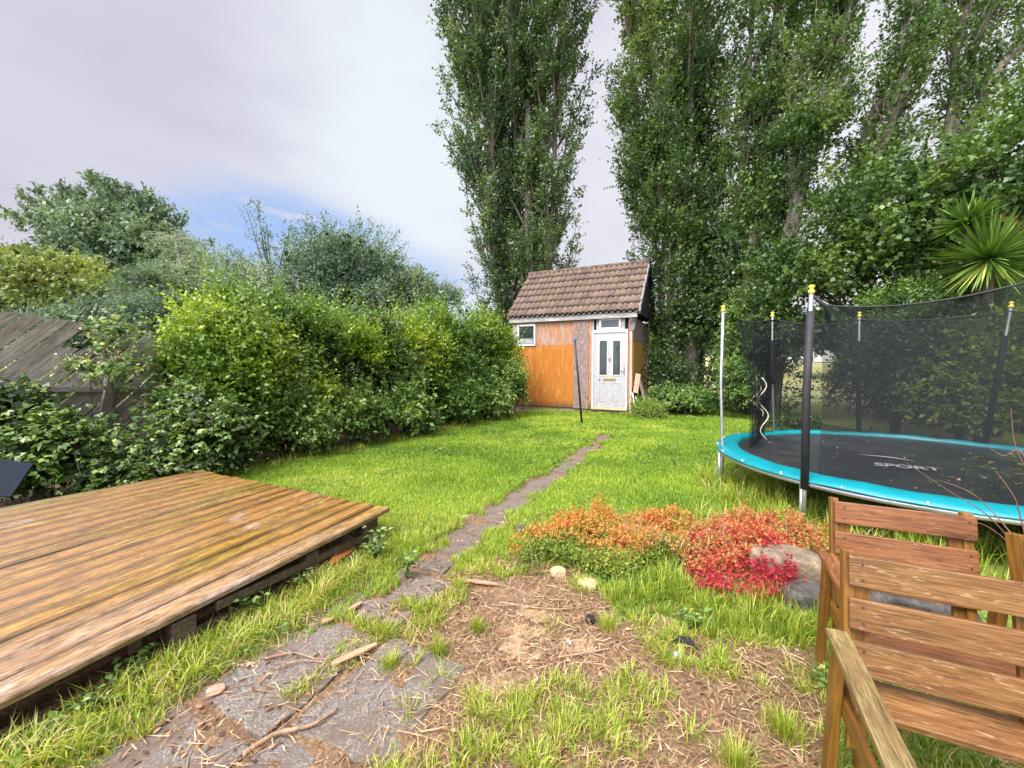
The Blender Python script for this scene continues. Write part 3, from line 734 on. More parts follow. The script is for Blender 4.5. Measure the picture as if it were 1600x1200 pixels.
    Lb = math.hypot(dep-r0[0]+.15, r0[1]-2.72); bf.box((xr+.02, (r0[0]+dep+.2)/2, (r0[1]+2.66)/2), (.03, Lb+.2, .28), Euler((-math.atan2(r0[1]-2.72, dep-r0[0]+.15), 0, 0)).to_matrix())
    bf.build('bargeboard', gable_black, root)
    # fascia with mortar scallops
    pan('fascia', xl+.08, xr-.05, 2.60, 2.73, -.10, -.06, grey, .004)
    sc_ = MB()
    for i in range(ncol):
        x = xl+(i+.5)*per; sc_.box((x, -.115, 2.755), (per*.55, .05, .055), Euler((.3, random.uniform(-.2, .2), 0)).to_matrix())
    sc_.build('eaves_mortar', mort, root, bevel=.012)
    sf = MB(); sf.bx(xl+.08, xr-.05, -.06, .02, 2.70, 2.72); sf.build('soffit', dark, root)
make_shed()

def shed_pt(x, y, z): return Vector((SH.x, SH.y, z))+U*x+Vv*y
def make_shed_props():
    wd = wood_mat('weathered loose plank', [(0, (.22, .14, .10)), (.5, (.42, .29, .21)), (1, (.60, .46, .36))], rough=.8)
    def plank(p0, p1, w, t_, name='loose_plank', mat=wd, roll=0.0):
        p0, p1 = Vector(p0), Vector(p1); d = p1-p0; mid = (p0+p1)/2
        q = d.to_track_quat('X', 'Z').to_matrix()@Euler((roll, 0, 0)).to_matrix()
        o = MB().box((0, 0, 0), (d.length, w, t_)).build(name, mat, None, mid, q.to_euler(), bevel=.004); return o
    a = plank(shed_pt(.42, .2, .02), shed_pt(.10, .55, .98), .16, .03, roll=.6)
    tag(a, 'long brown plank leaning against the right end of the shed', 'plank')
    b = plank(shed_pt(.10, -.02, .62), shed_pt(.14, .12, 1.12), .13, .035, mat=wood_mat('pale broken plank', [(0, (.45, .28, .18)), (1, (.70, .50, .38))]), roll=.9)
    tag(b, 'short pale broken plank propped above the longer one at the shed corner', 'plank')
    wh = plain_mat('white pipe', (.8, .8, .8), .4, .5)
    p = MB().tube([shed_pt(.17, -.25, .0), shed_pt(.03, -.06, .62)], .018, 8).build('plastic_pipe', wh); tag(p, 'longer white pipe leaning by the shed corner', 'pipe')
    p = MB().tube([shed_pt(.24, -.10, .12), shed_pt(.10, .0, .52)], .012, 8).build('plastic_pipe', wh); tag(p, 'thinner shorter white pipe leaning beside the first at the shed corner', 'pipe')
make_shed_props()

def make_post():
    b = W(910, 665); t_ = D(898, 530, b.y)
    root = empty('clothes_post', b); tag(root, 'thin black leaning clothes post with blue top on the lawn', 'post')
    blk = plain_mat('black paint', (.012, .012, .014), .45, .4); bl = plain_mat('blue plastic', (.03, .14, .35), .4, .5)
    d = t_-b
    MB().tube([(0, 0, -.1), d*.5, d], [.024, .022, .020], 10).build('pole', blk, root)
    MB().lathe([(0, .03), (.022, .03), (.03, .0), (.03, -.03), (.022, -.06), (.0, -.06)], d, 10).build('pole_cap', bl, root)
    MB().tube([d+Vector((-.05, 0, -.03)), d+Vector((.05, 0, -.03))], .008, 6).build('hook', bl, root)
make_post()

# ================================================================== TRAMPOLINE
def make_trampoline():
    root = empty('trampoline', (TCX, TCY, 0)); tag(root, 'big round trampoline with turquoise edge pad, black net and yellow-capped poles', 'trampoline')
    steel = plain_mat('galvanised steel', (.50, .51, .52), .38, .5, .75, var=.2, scale=20, dirt=(.30, .26, .22), dirt_amt=.3)
    foam = plain_mat('black foam sleeve', (.028, .028, .032), .6, .3, var=.3)
    yel = plain_mat('yellow plastic cap', (.78, .68, .09), .4, .4, var=.1)
    teal = (lambda t: (t.bsdf((lambda v: t.mix(t.math('MULTIPLY', t.math('SUBTRACT', t.noise(v, 6, 5, .7), .5), 4, True), (.0, .195, .225), (.0, .145, .165)))(t.coord('Object')), .38, .5, bump=t.noise(t.coord('Object'), 14, 5, .6), bstr=.5, bdist=.012), t.mat)[1])(NT('turquoise pad'))
    matm = (lambda t: (t.bsdf((lambda v: t.mix(t.math('MULTIPLY', t.math('SUBTRACT', t.noise(v, 1.6, 6, .7), .45), 4, True), (.016, .017, .018), (.045, .047, .048)))(t.coord('Object')), .33, .5, bump=t.noise(t.coord('Object'), 3, 4, .6), bstr=.3, bdist=.03), t.mat)[1])(NT('jumping mat'))
    P = lambda a, r, z: Vector((r*math.cos(R(a)), r*math.sin(R(a)), z))
    n = 72
    ring = MB(); ring.tube([P(i*5, TR, TZ-.03) for i in range(n+1)], .024, 8, cap=False); ring.build('frame_ring', steel, root)
    # pad: puffed ring
    def ringmesh(prof, name, m, wob=0, par=root):
        mb = MB(); k = len(prof)
        for i in range(n):
            for r_, z in prof:
                w = wob*math.sin(i*1.9+r_*9)*.5+wob*math.sin(i*.77)*.5
                mb.v.append(P(i*5, r_+w, z+w))
        for i in range(n):
            for j in range(k-1):
                a = i*k+j; b = ((i+1) % n)*k+j; mb.f.append((a, b, b+1, a+1)); mb.sm.append(True)
        return mb.build(name, m, par)
    ri = TR*.89
    ringmesh([(ri-.005, TZ-.01), (ri, TZ+.02), (ri+.05, TZ+.038), (TR-.08, TZ+.036), (TR-.01, TZ+.02), (TR+.03, TZ+.0), (TR+.032, TZ-.012), (TR-.01, TZ-.008)], 'safety_pad', teal, .008)
    nb = MB()
    mb = MB(); mb.lathe([(0, TZ-.03), (.5, TZ-.028), (1.0, TZ-.018), (ri+.05, TZ-.0)], (0, 0, 0), 72); mt = mb.build('jumping_mat', matm, root)
    for i in range(72):
        if i % 3 == 0: MB().lathe([(0, .03), (.010, .027), (.014, .018), (.014, .0)], P(i*5+2, TR+.015, TZ-.01), 8).build('bolt', steel, root)
    # logo on the mat
    lw = plain_mat('white print', (.34, .34, .34), .5, .3)
    def text(body, size, loc, rz, shear=0, name='lettering', sx=1):
        cu = bpy.data.curves.new('t', 'FONT'); cu.body = body; cu.size = size; cu.shear = shear; cu.offset = .006
        to = bpy.data.objects.new('tmp', cu); C.objects.link(to); bpy.context.view_layer.update()
        me = bpy.data.meshes.new_from_object(to.evaluated_get(bpy.context.evaluated_depsgraph_get())); bpy.data.objects.remove(to)
        me.materials.clear(); o = link(name, me, lw, mt, loc, (0, 0, rz)); o.scale = (sx, 1, 1); return o
    zl = TZ-.012
    q0 = W(1366, 727, zl); q1 = W(1484, 737, zl); ang = math.atan2(q1.y-q0.y, q1.x-q0.x)
    cen = Vector((TCX, TCY, 0))
    text('SPORT', .20, (q0.x-TCX, q0.y-TCY, zl), ang, .3, sx=(q1-q0).length/.66)
    s = MB(); a0 = W(1342, 710, zl)-cen; a1 = W(1425, 722, zl)-cen
    up = []; lo = []
    for i in range(13):
        f = i/12; p = a0.lerp(a1, f); h = .10*math.sin(f*math.pi*.75); w_ = .022*math.sin(f*math.pi)+.004
        pp = Vector((-(a1-a0).y, (a1-a0).x, 0)).normalized(); up.append(p+pp*(h+w_)); lo.append(p+pp*(h-w_))
    for u_ in (up, lo):
        for p in u_: p.z = zl
    s.poly(up+lo[::-1]); s.build('swoosh', lw, mt)
    # poles, legs
    poles = [(160, (1128, 735), (1130, 484), False), (204, None, (1268, 455), True), (99, (1188, 672), (1207, 493), True), (64, None, (1343, 493), True), (27, None, (1580, 478), True), (-20, None, None, True), (-65, None, None, True), (248, None, None, True)]
    tops = {}
    for a, _, tp, sleeve in poles:
        base = P(a, TR+.035, TZ-.10); wb = base+cen
        if a == 160: base = D(1129, 722, wb.y)-cen; base.z = TZ-.10; wb = base+cen
        if tp: top = D(tp[0], tp[1], wb.y+(.06 if a > 150 else -.02))-cen
        else: top = P(a, TR+.02, TZ+1.56)
        foot = Vector((base.x, base.y, -.05))
        # stand leg pair (inner tube lower, outer sleeve)
        lg = MB(); lg.tube([P(a-1.2, TR-.0, TZ-.03), P(a-1.2, TR+.0, -.03)], .021, 8); lg.build('leg', steel, root)
        pl = MB(); md = base.lerp(top, .5)+P(a, .02, 0)
        pl.tube([foot.lerp(base, .45), base, md, top], .016, 8); po = pl.build('pole', steel, root)
        if sleeve:
            s0 = base.lerp(top, .02) if a != 99 else base.lerp(top, .45); s1 = base.lerp(top, .80 if a != 204 else .90)
            MB().tube([s0, base.lerp(top, .5)+P(a, .02, 0), s1], .029, 10).build('foam_sleeve', foam, po)
        MB().lathe([(0, .05), (.015, .047), (.021, .038), (.021, .031), (.014, .024), (.013, .012), (.022, .008), (.024, -.012), (.018, -.018), (.0165, -.018)], top, 12).build('cap', yel, po)
        tops[a] = top
    # net
    t = NT('black net mesh'); v = t.coord('Object'); nn = t.noise(v, 5, 4, .6)
    b = t.N('ShaderNodeBsdfDiffuse'); b.inputs[0].default_value = (.022, .024, .026, 1)
    tr = t.N('ShaderNodeBsdfTransparent'); mx = t.N('ShaderNodeMixShader')
    t.L(t.math('ADD', .44, t.math('MULTIPLY', nn, .18)), mx.inputs[0]); t.L(tr.outputs[0], mx.inputs[1]); t.L(b.outputs[0], mx.inputs[2]); t.L(mx.outputs[0], t.out.inputs[0])
    netm = t.mat
    def net(stops, name, fold=.0):
        """stops: list of (bottom point, top point, sag to next)"""
        mb = MB(); cols = []
        for i in range(len(stops)-1):
            b0, t0, sg = stops[i]; b1, t1, _ = stops[i+1]; m_ = 14
            for k in range(m_+(1 if i == len(stops)-2 else 0)):
                f = k/m_; bb = b0.lerp(b1, f); tt = t0.lerp(t1, f)
                # bulge bottom out along the circle
                rr = (b0.length*(1-f)+b1.length*f)
                if bb.length > .3 and fold == 0: q = Vector((bb.x, bb.y, 0)).normalized()*rr; bb = Vector((q.x, q.y, bb.z))
                tt = tt-Vector((0, 0, sg*4*f*(1-f)))
                cols.append((bb, tt))
        rows = 10
        for ci, (bb, tt) in enumerate(cols):
            for r_ in range(rows+1):
                g = r_/rows; p = bb.lerp(tt, g); q = Vector((p.x, p.y, 0))
                if q.length > .01:
                    q.normalize(); p = p-q*(.05*math.sin(g*math.pi))+q*.014*math.sin(ci*1.3+g*2)
                mb.v.append(p)
        w = rows+1
        for i in range(len(cols)-1):
            for r_ in range(rows):
                a = i*w+r_; mb.f.append((a, a+w, a+w+1, a+1)); mb.sm.append(True)
        o = mb.build(name, netm, root)
        hem = MB(); hem.tube([c[1] for c in cols], .008, 5, cap=False); hem.build('hem', foam, o)
        return o
    bt = lambda a, z=TZ+.0: P(a, ri-.02, z)
    tin = lambda a: tops[a]-P(a, .05, .0)+Vector((0, 0, -.06))
    fb = W(1172, 700, TZ+.01)-cen; ft = D(1150, 497, 4.35)-cen
    gb = W(1185, 712, TZ)-cen; gt = D(1168, 508, 4.2)-cen
    net([(bt(122), tops[99].lerp(ft, .35)+Vector((0, 0, -.05)), .02), (bt(99), tin(99), .07), (bt(64), tin(64), .05), (bt(27), tin(27), .08), (bt(-20), tin(-20), .1), (bt(-65), tin(-65), .1), (bt(-112), tin(248), .10), (bt(-156), tops[204]+Vector((.09, .04, -.10)), 0)], 'enclosure_net')
    net([(fb, ft, .015), (fb.lerp(bt(122), .35)+Vector((.0, -.06, 0)), ft.lerp(tops[99], .3)+Vector((0, -.05, -.06)), .0), (fb.lerp(bt(122), .6)+Vector((.10, .06, 0)), ft.lerp(tops[99], .45)+Vector((0.05, .05, -.06)), 0), (bt(116), tin(99), 0)], 'net_flap', 1)
    # white lace hanging at the net opening
    lc = MB(); pts = []
    for i in range(22):
        f = i/21; pts.append(D(1190+7*math.sin(f*13)+(f*6), 590+f*98, 4.75)-cen)
    lc.tube(pts, .006, 5); lc.tube([p+Vector((-.05-.02*math.sin(i), .02, 0)) for i, p in enumerate(pts[:14])], .005, 5)
    lc.build('lace', plain_mat('pale lace', (.62, .60, .45), .8, .2), root)
    st = MB(); st.tube([tops[204]+Vector((.02, 0, -.04)), D(1290, 478, 3.25)-cen, D(1296, 503, 3.3)-cen], .016, 5); st.build('strap', foam, root)
    # twigs fallen on the mat
make_trampoline()

# ================================================================== CHAIRS
CW = .47
wood_f = wood_mat('weathered brown slats', [(0, (.085, .036, .011)), (.45, (.17, .078, .024)), (1, (.30, .16, .06))], grain=60, rough=.42, scr=(.42, .30, .18), scr_amt=.5, bstr=.6)
wood_fl = wood_mat('orange brown frame', [(0, (.10, .042, .008)), (.5, (.19, .085, .014)), (1, (.28, .14, .024))], grain=20, rough=.42, axis='x')
wood_arm = wood_mat('greyed mossy arm', [(0, (.06, .038, .015)), (.4, (.17, .11, .038)), (1, (.34, .26, .11))], grain=80, rough=.55, scr=(.05, .035, .02), scr_amt=.8, bstr=.8)
wood_r = wood_mat('red brown slats', [(0, (.085, .032, .012)), (.45, (.18, .070, .025)), (1, (.27, .12, .048))], grain=45, rough=.38, scr=(.50, .34, .24), scr_amt=.25)
def board(name, parent, p0, p1, w, th, up, mat, bevel=.004):
    """board from p0 to p1, width w measured along 'up', thickness th"""
    p0, p1, up = Vector(p0), Vector(p1), Vector(up); x = (p1-p0).normalized(); z = (up-x*up.dot(x)).normalized(); y = z.cross(x)
    m_ = Matrix((x, y, z)).transposed()
    o = MB().box((0, 0, 0), ((p1-p0).length, th, w)).build(name, mat, parent, (p0+p1)/2, m_.to_euler(), bevel=bevel); return o
def screws(parent, pts, mat):
    pass
screw_m = plain_mat('dark screw', (.04, .03, .025), .5, .5)
def make_chair(loc, rz, slat, frame, arm, label, group, seat='rear'):
    root = empty('garden_chair', loc, rz); tag(root, label, 'chair', group)
    # chair space: +x right, +y towards the back rest, z up; (0,0) under the left end of the back rest top
    lean = .17
    yb = lambda z: -(.75-z)*lean          # y of the slat face at height z
    s_up = (0, lean, 1)
    for z1, z0 in ((.75, .657), (.622, .528), (.497, .398)):
        zm = (z1+z0)/2; y = yb(zm)-.012
        s = board('back_slat', root, (.012, y, zm), (CW, y, zm), z1-z0, .020, s_up, slat)
        for sx in (-CW/2+.04, CW/2-.03):
            for sz in (-.024, .024): MB().tube([(sx, -.0098, sz), (sx, -.0112, sz)], .0045, 8).build('screw', screw_m, s)
    for x in (.016, CW-.02):
        board('back_post', root, (x+(.0 if x < .1 else 0), yb(.30)+.018, .30), (x, yb(.76)+.018, .757), .032 if False else .045, .03, (0, 1, 0), frame)
        board('back_brace', root, (x+.018 if x < .1 else x-.018, yb(.2)+.02, .16), (x+.035 if x < .1 else x-.035, yb(.735)+.016, .735), .022, .05, (0, 1, 0), frame)
    for sx, x in ((-1, -.034), (1, CW+.034)):
        a0 = Vector((x, yb(.55)-.085, .540)); a1 = Vector((x+sx*.008, -.66, .556))
        board('armrest', root, a0, a1, .057, .022, (1, 0, 0), arm)
        board('arm_support', root, a0+Vector((-sx*.012, -.03, -.03)), a1+Vector((-sx*.012, .06, -.03)), .034, .02, (0, 0, 1), frame)
        board('leg', root, (x-sx*.004, -.06, -.02), (x-sx*.004, -.125, .535), .065, .026, (0, 1, 0), frame)
        board('leg', root, (x-sx*.004, -.62, -.02), (x-sx*.004, -.55, .535), .06, .026, (0, 1, 0), frame)
        board('side_rail', root, (x-sx*.026, .02, .30), (x-sx*.026, -.58, .345), .055, .018, (0, 0, 1), frame)
    if seat == 'rear':
        for y0, y1, z in ((-.075, -.020, .352), (-.188, -.082, .356), (-.60, -.53, .365)):
            board('seat_slat', root, (.0, (y0+y1)/2, z), (CW, (y0+y1)/2, z+.0), y1-y0, .02, (0, 1, .06), slat)
    else:
        for y0, y1, z in ((-.47, -.395, .372), (-.385, -.34, .370)):
            board('seat_slat', root, (.0, (y0+y1)/2, z), (CW, (y0+y1)/2, z), y1-y0, .02, (0, 1, .06), slat)
    return root
p = D(1316, 865, 1.31); make_chair((p.x, p.y, 0), ROTG, wood_f, wood_fl, wood_arm, 'nearest slatted wooden garden chair, scratched and weathered, with mossy greyed arm', 'wooden garden chairs')
p = D(1297, 785, 1.83); make_chair((p.x, p.y, 0), ROTG, wood_r, wood_fl, wood_r, 'red-brown slatted garden chair directly behind the nearest chair, below the trampoline', 'wooden garden chairs', 'front')
p = D(1588, 845, 1.42); make_chair((p.x, p.y, 0), R(-4), wood_r, wood_fl, wood_fl, 'orange-brown garden chair cut off by the right edge of the photo', 'wooden garden chairs', 'front')

# ================================================================== FENCE
FO = Vector((-4.4, 5.6, 0)); FD = Vector((.515, .857, 0)).normalized(); FN = Vector((-FD.y, FD.x, 0))
def make_fence():
    root = empty('leaning_fence', FO); tag(root, 'collapsed grey plank fence with slanting boards above the brambles', 'fence')
    wd = wood_mat('silvered fence plank', [(0, (.12, .105, .085)), (.5, (.32, .285, .25)), (1, (.54, .49, .44))], grain=50, rough=.85, spec=.15)
    def pl(t0, z0, t1, z1, w=.13, off=0.0, name='plank'):
        # board whose ends are cut level, origin in the middle and local x along the board
        c = FD*((t0+t1)/2)+Vector((0, 0, (z0+z1)/2))+FN*off; x = (FD*(t1-t0)+Vector((0, 0, z1-z0))).normalized(); y = FN; z = x.cross(y); m_ = Matrix((x, y, z)).transposed(); mi = m_.transposed()
        wh = w*(x.length/abs(x.z)); P_ = [FD*t0+Vector((0, 0, z0)), FD*(t0+wh)+Vector((0, 0, z0+random.uniform(-.01, .01))), FD*(t1+wh)+Vector((0, 0, z1+random.uniform(-.015, .01))), FD*t1+Vector((0, 0, z1))]
        P_ = [mi@(q+FN*(off-.008)-c) for q in P_]
        return MB().prism(P_, (0, .016, 0)).build(name, wd, root, c, m_.to_euler(), bevel=.002)
    def topz(t): return 1.90-.085*(t+1.64)
    t = -4.2
    while t < 3.0:
        zt = topz(t)+random.uniform(-.02, .02)
        if .0 < 1: 
            pass
        dz = -.0
        if t > -.95: dz = -.07
        if -.95 < t < -.62 or -.1 < t < .1: dz = -.30
        z1 = zt+dz; lean = .95
        zb = .25+random.uniform(0, .1)
        te = t-(zt-z1)*lean; pl(te-(z1-zb)*lean, zb, te, z1, .118, random.uniform(-.008, .008)+(0 if t < -1 else .01))
        t += .172
    for (t0, z0, t1, z1) in ((-4.6, 1.32, -.2, 1.02), (-5, .55, 2.6, .42), (-.1, 1.1, 2.6, .98)):
        p0 = FD*t0+Vector((0, 0, z0))-FN*.03; p1 = FD*t1+Vector((0, 0, z1))-FN*.03
        x = (p1-p0).normalized(); y = FN; z = x.cross(y); m_ = Matrix((x, y, z)).transposed()
        MB().box((0, 0, 0), ((p1-p0).length, .035, .06)).build('rail', wd, root, (p0+p1)/2, m_.to_euler(), bevel=.004)
    for tt in (-3.4, -.9, 1.6):
        MB().box(FD*tt+FN*.06+Vector((0, 0, .6)), (.09, .09, 1.3), Euler((R(-6), R(14), ROTG)).to_matrix()).build('post', wd, root)
make_fence()

def make_right_fence():
    b = D(1560, 640, 8.2); root = empty('board_fence', (b.x, b.y, 0), R(-50)); tag(root, 'dark brown close-boarded fence behind the trampoline at the right', 'fence')
    wd = wood_mat('dark brown fence', [(0, (.045, .03, .02)), (1, (.13, .09, .06))], axis='z', rough=.85)
    mb = MB()
    for i in range(40): mb.bx(-1+i*.15, -1+i*.15+.14, 0, .02, 0, 1.75)
    mb.build('board_panel', wd, root)
    for i in range(4): MB().bx(-1+i*1.9, -.91+i*1.9, -.09, -.005, 0, 1.85).build('post', wd, root)
    for z in (.4, 1.3): MB().bx(-1, 5, -.04, -.003, z, z+.08).build('rail', wd, root)
make_right_fence()

# ================================================================== FAR HOUSE
def make_far():
    b = D(1225, 556, 52); root = empty('white_house', (b.x, b.y, 1.7), R(-30)); tag(root, 'far white rendered house with grey windows glimpsed beyond the trees', 'house')
    wl = plain_mat('white render', (.72, .72, .74), .8, .2, var=.08); rf = plain_mat('grey slate', (.24, .24, .27), .7, .3); gl = plain_mat('far glass', (.10, .12, .14), .2, .5)
    w = MB(); w.bx(-5, 5, 0, 7, 0, 4.9); w.build('wall', wl, root)
    r_ = MB(); r_.prism([(-5.4, -.4, 4.8), (-5.4, 3.5, 7.0), (-5.4, 7.4, 4.8)], (10.8, 0, 0)); r_.build('roof', rf, root)
    for x in (-3.7, -1.3, 1.2, 3.6):
        for z in (.9, 3.1):
            f = MB().bx(x-.6, x+.6, -.06, -.002, z, z+1.1).build('window', wl, root); MB().bx(x-.5, x+.5, -.075, -.063, z+.1, z+1.0).build('pane', gl, f)
    MB().bx(-5.02, 5.02, -.05, -.004, 2.45, 2.75).build('band', rf, root)
    g = MB().bx(-.4, .4, -.05, -.004, 0, 2.0).build('door', rf, root)
    # a small red car by the house
    b = D(1218, 562, 60); c = empty('parked_car', (b.x, b.y, 2.0), R(-20)); tag(c, 'tiny red car parked far away before the white house', 'car')
    red = plain_mat('red paint', (.45, .02, .03), .3, .5)
    body = MB(); body.prism([(-2, 0, .3), (-2, 0, .8), (-1.2, 0, .9), (-.7, 0, 1.4), (.7, 0, 1.4), (1.2, 0, .92), (2, 0, .8), (2.05, 0, .3)], (0, 1.7, 0)); body.build('body', red, c, (0, -.85, 0), bevel=.06)
    MB().prism([(-1.05, 0, .92), (-.65, 0, 1.33), (.65, 0, 1.33), (1.05, 0, .92)], (0, .01, 0)).build('window', gl, c, (0, -.87, 0))
    for x in (-1.25, 1.25):
        for y in (-.85, .68): MB().tube([(x, y-.02, .3), (x, y+.2, .3)], .31, 14).build('wheel', plain_mat('tyre', (.02, .02, .02), .8, .2), c)
make_far()

# ================================================================== VEGETATION
def bark_mat(name, c1, c2):
    t = NT(name); v = t.coord('Object', (1, 1, .22)); n = t.noise(v, 18, 6, .7); n2 = t.noise(t.coord('Object'), 3, 4)
    col = t.ramp(n, [(.3, c1), (.7, c2)]); col = t.mix(t.math('MULTIPLY', t.math('SUBTRACT', n2, .5), 3, True), col, (.10, .11, .06))
    t.bsdf(col, .9, .15, bump=n, bstr=.8, bdist=.03); return t.mat
bark = bark_mat('poplar bark', (.07, .06, .05), (.23, .195, .165)); bark_d = bark_mat('dark bark', (.03, .025, .02), (.10, .08, .065))
bark_w = bark_mat('pale birch bark', (.30, .29, .26), (.62, .60, .56))
poplar_m = leaf_mat('poplar leaves', [(0, (.035, .075, .035)), (.45, (.080, .15, .06)), (.8, (.15, .23, .08)), (1, (.27, .35, .12))], .28, .42, .5)
poplar2_m = leaf_mat('brighter poplar leaves', [(0, (.03, .068, .025)), (.45, (.072, .138, .040)), (.8, (.145, .225, .06)), (1, (.27, .34, .09))], .3, .42, .5)
bluegreen_m = leaf_mat('blue green leaves', [(0, (.06, .11, .08)), (.5, (.125, .20, .125)), (1, (.25, .34, .21))], .25, .55)
olive_m = leaf_mat('olive yellow leaves', [(0, (.08, .13, .04)), (.5, (.19, .26, .07)), (1, (.36, .40, .11))], .3, .5)
birch_m = leaf_mat('grey green leaves', [(0, (.11, .17, .11)), (.5, (.20, .28, .18)), (1, (.32, .40, .25))], .3, .5)
privet_m = leaf_mat('privet leaves', [(0, (.06, .13, .016)), (.45, (.18, .30, .028)), (.8, (.36, .47, .04)), (1, (.54, .60, .08))], .32, .42, .45)
elder_m = leaf_mat('elder leaves', [(0, (.05, .11, .025)), (.5, (.13, .24, .05)), (.85, (.26, .38, .09)), (1, (.42, .50, .20))], .32, .42, .45)
bramble_m = leaf_mat('bramble leaves', [(0, (.045, .10, .022)), (.45, (.11, .21, .04)), (.8, (.22, .33, .07)), (.94, (.35, .43, .15)), (1, (.52, .56, .34))], .30, .38, .5)
laurel_m = leaf_mat('laurel leaves', [(0, (.020, .045, .015)), (.6, (.05, .10, .025)), (1, (.12, .18, .05))], .2, .35, .5)
lime_m = leaf_mat('fresh green leaves', [(0, (.08, .14, .02)), (.5, (.18, .28, .045)), (1, (.34, .40, .10))], .35, .45)
pink_m = leaf_mat('pale blossom', [(0, (.50, .33, .28)), (.5, (.66, .52, .46)), (1, (.78, .70, .66))], .2, .6)
core_shade_m = leaf_mat('shaded inner leaves', [(0, (.018, .035, .012)), (1, (.05, .09, .025))], .1, .6)  # leaf colour darkened to stand for the shade inside crowns and hedge

def tree_thing(name, loc, label, catg, group=None):
    o = empty(name, loc); return tag(o, label, catg, group)
def rel(P, loc): return P-np.array(loc)
def add_crown(root, arrs, mat, name='crown'):
    P, Dr, Nn, Ln, Wn, r_ = arrs
    return leaves_obj(name, rel(P, root.location), Dr, Nn, Ln, Wn, r_, mat, root)
def smooth_path(pts, n=8):
    pts = [Vector(p) for p in pts]; out = []
    for i in range(len(pts)-1):
        p0 = pts[max(i-1, 0)]; p1 = pts[i]; p2 = pts[i+1]; p3 = pts[min(i+2, len(pts)-1)]
        for k in range(n):
            t = k/n; out.append(.5*((2*p1)+(p2-p0)*t+(2*p0-5*p1+4*p2-p3)*t*t+(3*p1-p0-3*p2+p3)*t**3))
    out.append(pts[-1]); return out

# ---- poplars: several upright stems, steep branches, leaves bunched along them
def poplar(root_loc, stems, nbr, per, label, mat, leaf=.085, blen=(1.2, 3.2), zlo=1.0, zhi=17, spreadx=1.0, name='poplar_tree', basal=0, bfrac=.45, blean=(0, 0), gaps=1.0, ang=(.28, .6), tw=(.16, .42)):
    root = tree_thing(name, root_loc, label, 'tree', 'poplars along the garden end')
    L0 = Vector(root_loc); tb = MB(); Pc = []; Oc = []
    stems = [(smooth_path(s[0]), s[1], s[2]) for s in stems]
    for pts, r0, r1 in stems:
        n = len(pts); tb.tube([p-L0+Vector((random.uniform(-.02, .02), random.uniform(-.02, .02), 0)) for p in pts], [r0+(r1-r0)*i/(n-1) for i in range(n)], 9)
    for i in range(nbr):
        pts, r0, r1 = stems[i % len(stems)]; n = len(pts)
        f = random.random()**.85*(n-1); k = min(int(f), n-2); p = pts[k].lerp(pts[k+1], f-k)
        if p.z < zlo or p.z > zhi: continue
        az = random.uniform(0, 2*math.pi); sp = random.uniform(*ang); ln = random.uniform(*blen)*(.55+.45*min(1, (zhi-p.z)/4+.3))
        sx = (pts[k+1]-pts[k]).normalized()
        d = (sx*math.cos(sp)+Vector((math.cos(az)*spreadx, math.sin(az), 0))*math.sin(sp)+Vector((blean[0], blean[1], 0))*.1).normalized()
        q = p+d*ln+Vector((0, 0, ln*.12)); m_ = p.lerp(q, .5)+Vector((math.cos(az), math.sin(az), 0))*ln*.08
        rb = .012+.016*ln*(1-f/n*.5)
        tb.tube([p-L0, m_-L0, q-L0], [rb, rb*.6, .004], 5, cap=False)
        for j in range(per):
            g = random.uniform(.18, 1.05)
            c = (p.lerp(m_, g*2) if g < .5 else m_.lerp(q, g*2-1)) + Vector((random.gauss(0, .10), random.gauss(0, .10), random.gauss(0, .10)))
            Pc.append(c); Oc.append((d+Vector((math.cos(az), math.sin(az), 0))*.5).normalized())
    for j in range(basal):      # leafy shoots round the stems
        pts, r0, r1 = random.choice(stems); n = len(pts); f = random.random()*(n-1)*bfrac; k = min(int(f), n-2); p = pts[k]
        a = random.uniform(0, 6.28); rr = r0+random.uniform(.0, .62)
        Pc.append(p+Vector((math.cos(a)*rr, math.sin(a)*rr, random.uniform(-.2, .2)))); Oc.append(Vector((math.cos(a), math.sin(a), .4)))
    Pc = np.array([tuple(p) for p in Pc]); Oc = nrm(np.array([tuple(p) for p in Oc]))
    keep = rng.random(len(Pc)) < np.where(np.arange(len(Pc)) >= len(Pc)-basal, 1.0, gaps)
    Pc, Oc = Pc[keep], Oc[keep]
    tb.build('trunk', bark, root)
    add_crown(root, twig_leaves(Pc, Oc, 4, tw[1], 7, leaf, .78, (.7, .8, .5), 0, .06, .5, col=np.clip((vnoise(Pc[:, 0]+Pc[:, 2]*.5, Pc[:, 1]+Pc[:, 2]*.6, 1.1)-.5)*1.5+.5+rng.normal(0, .2, len(Pc)), 0, 1)), mat)
    return root

def dpts(Y, pl): return [D(x, y, Y+(dy[0] if dy else 0)) for x, y, *dy in pl]
# left poplar, behind the shed
Y1 = 16.0
g = lambda x, y=640: D(x, y, Y1)
b0 = D(830, 625, Y1); b0.z = 0
st1 = []
for (xs, r0) in (([835, 838, 838, 850, 862, 872], .30), ([815, 812, 806, 800, 790, 780], .22), ([795, 775, 750, 735, 722, 705], .15), ([800, 790, 770, 755, 750, 740], .10), ([842, 858, 866, 872, 890, 905], .10), ([825, 826, 826, 822, 818, 815], .20)):
    pts = [D(x, y, Y1+random.uniform(-.5, .5)) for x, y in zip(xs, (600, 430, 250, 80, -90, -260))]; pts[0].z = 0
    st1.append((pts, r0, .05))
poplar(tuple(b0), st1, 680, 17, 'tall poplar with several upright stems standing behind the shed roof', poplar_m, .09, (1.2, 3.1), 1.6, 24, 1.1, gaps=.72)
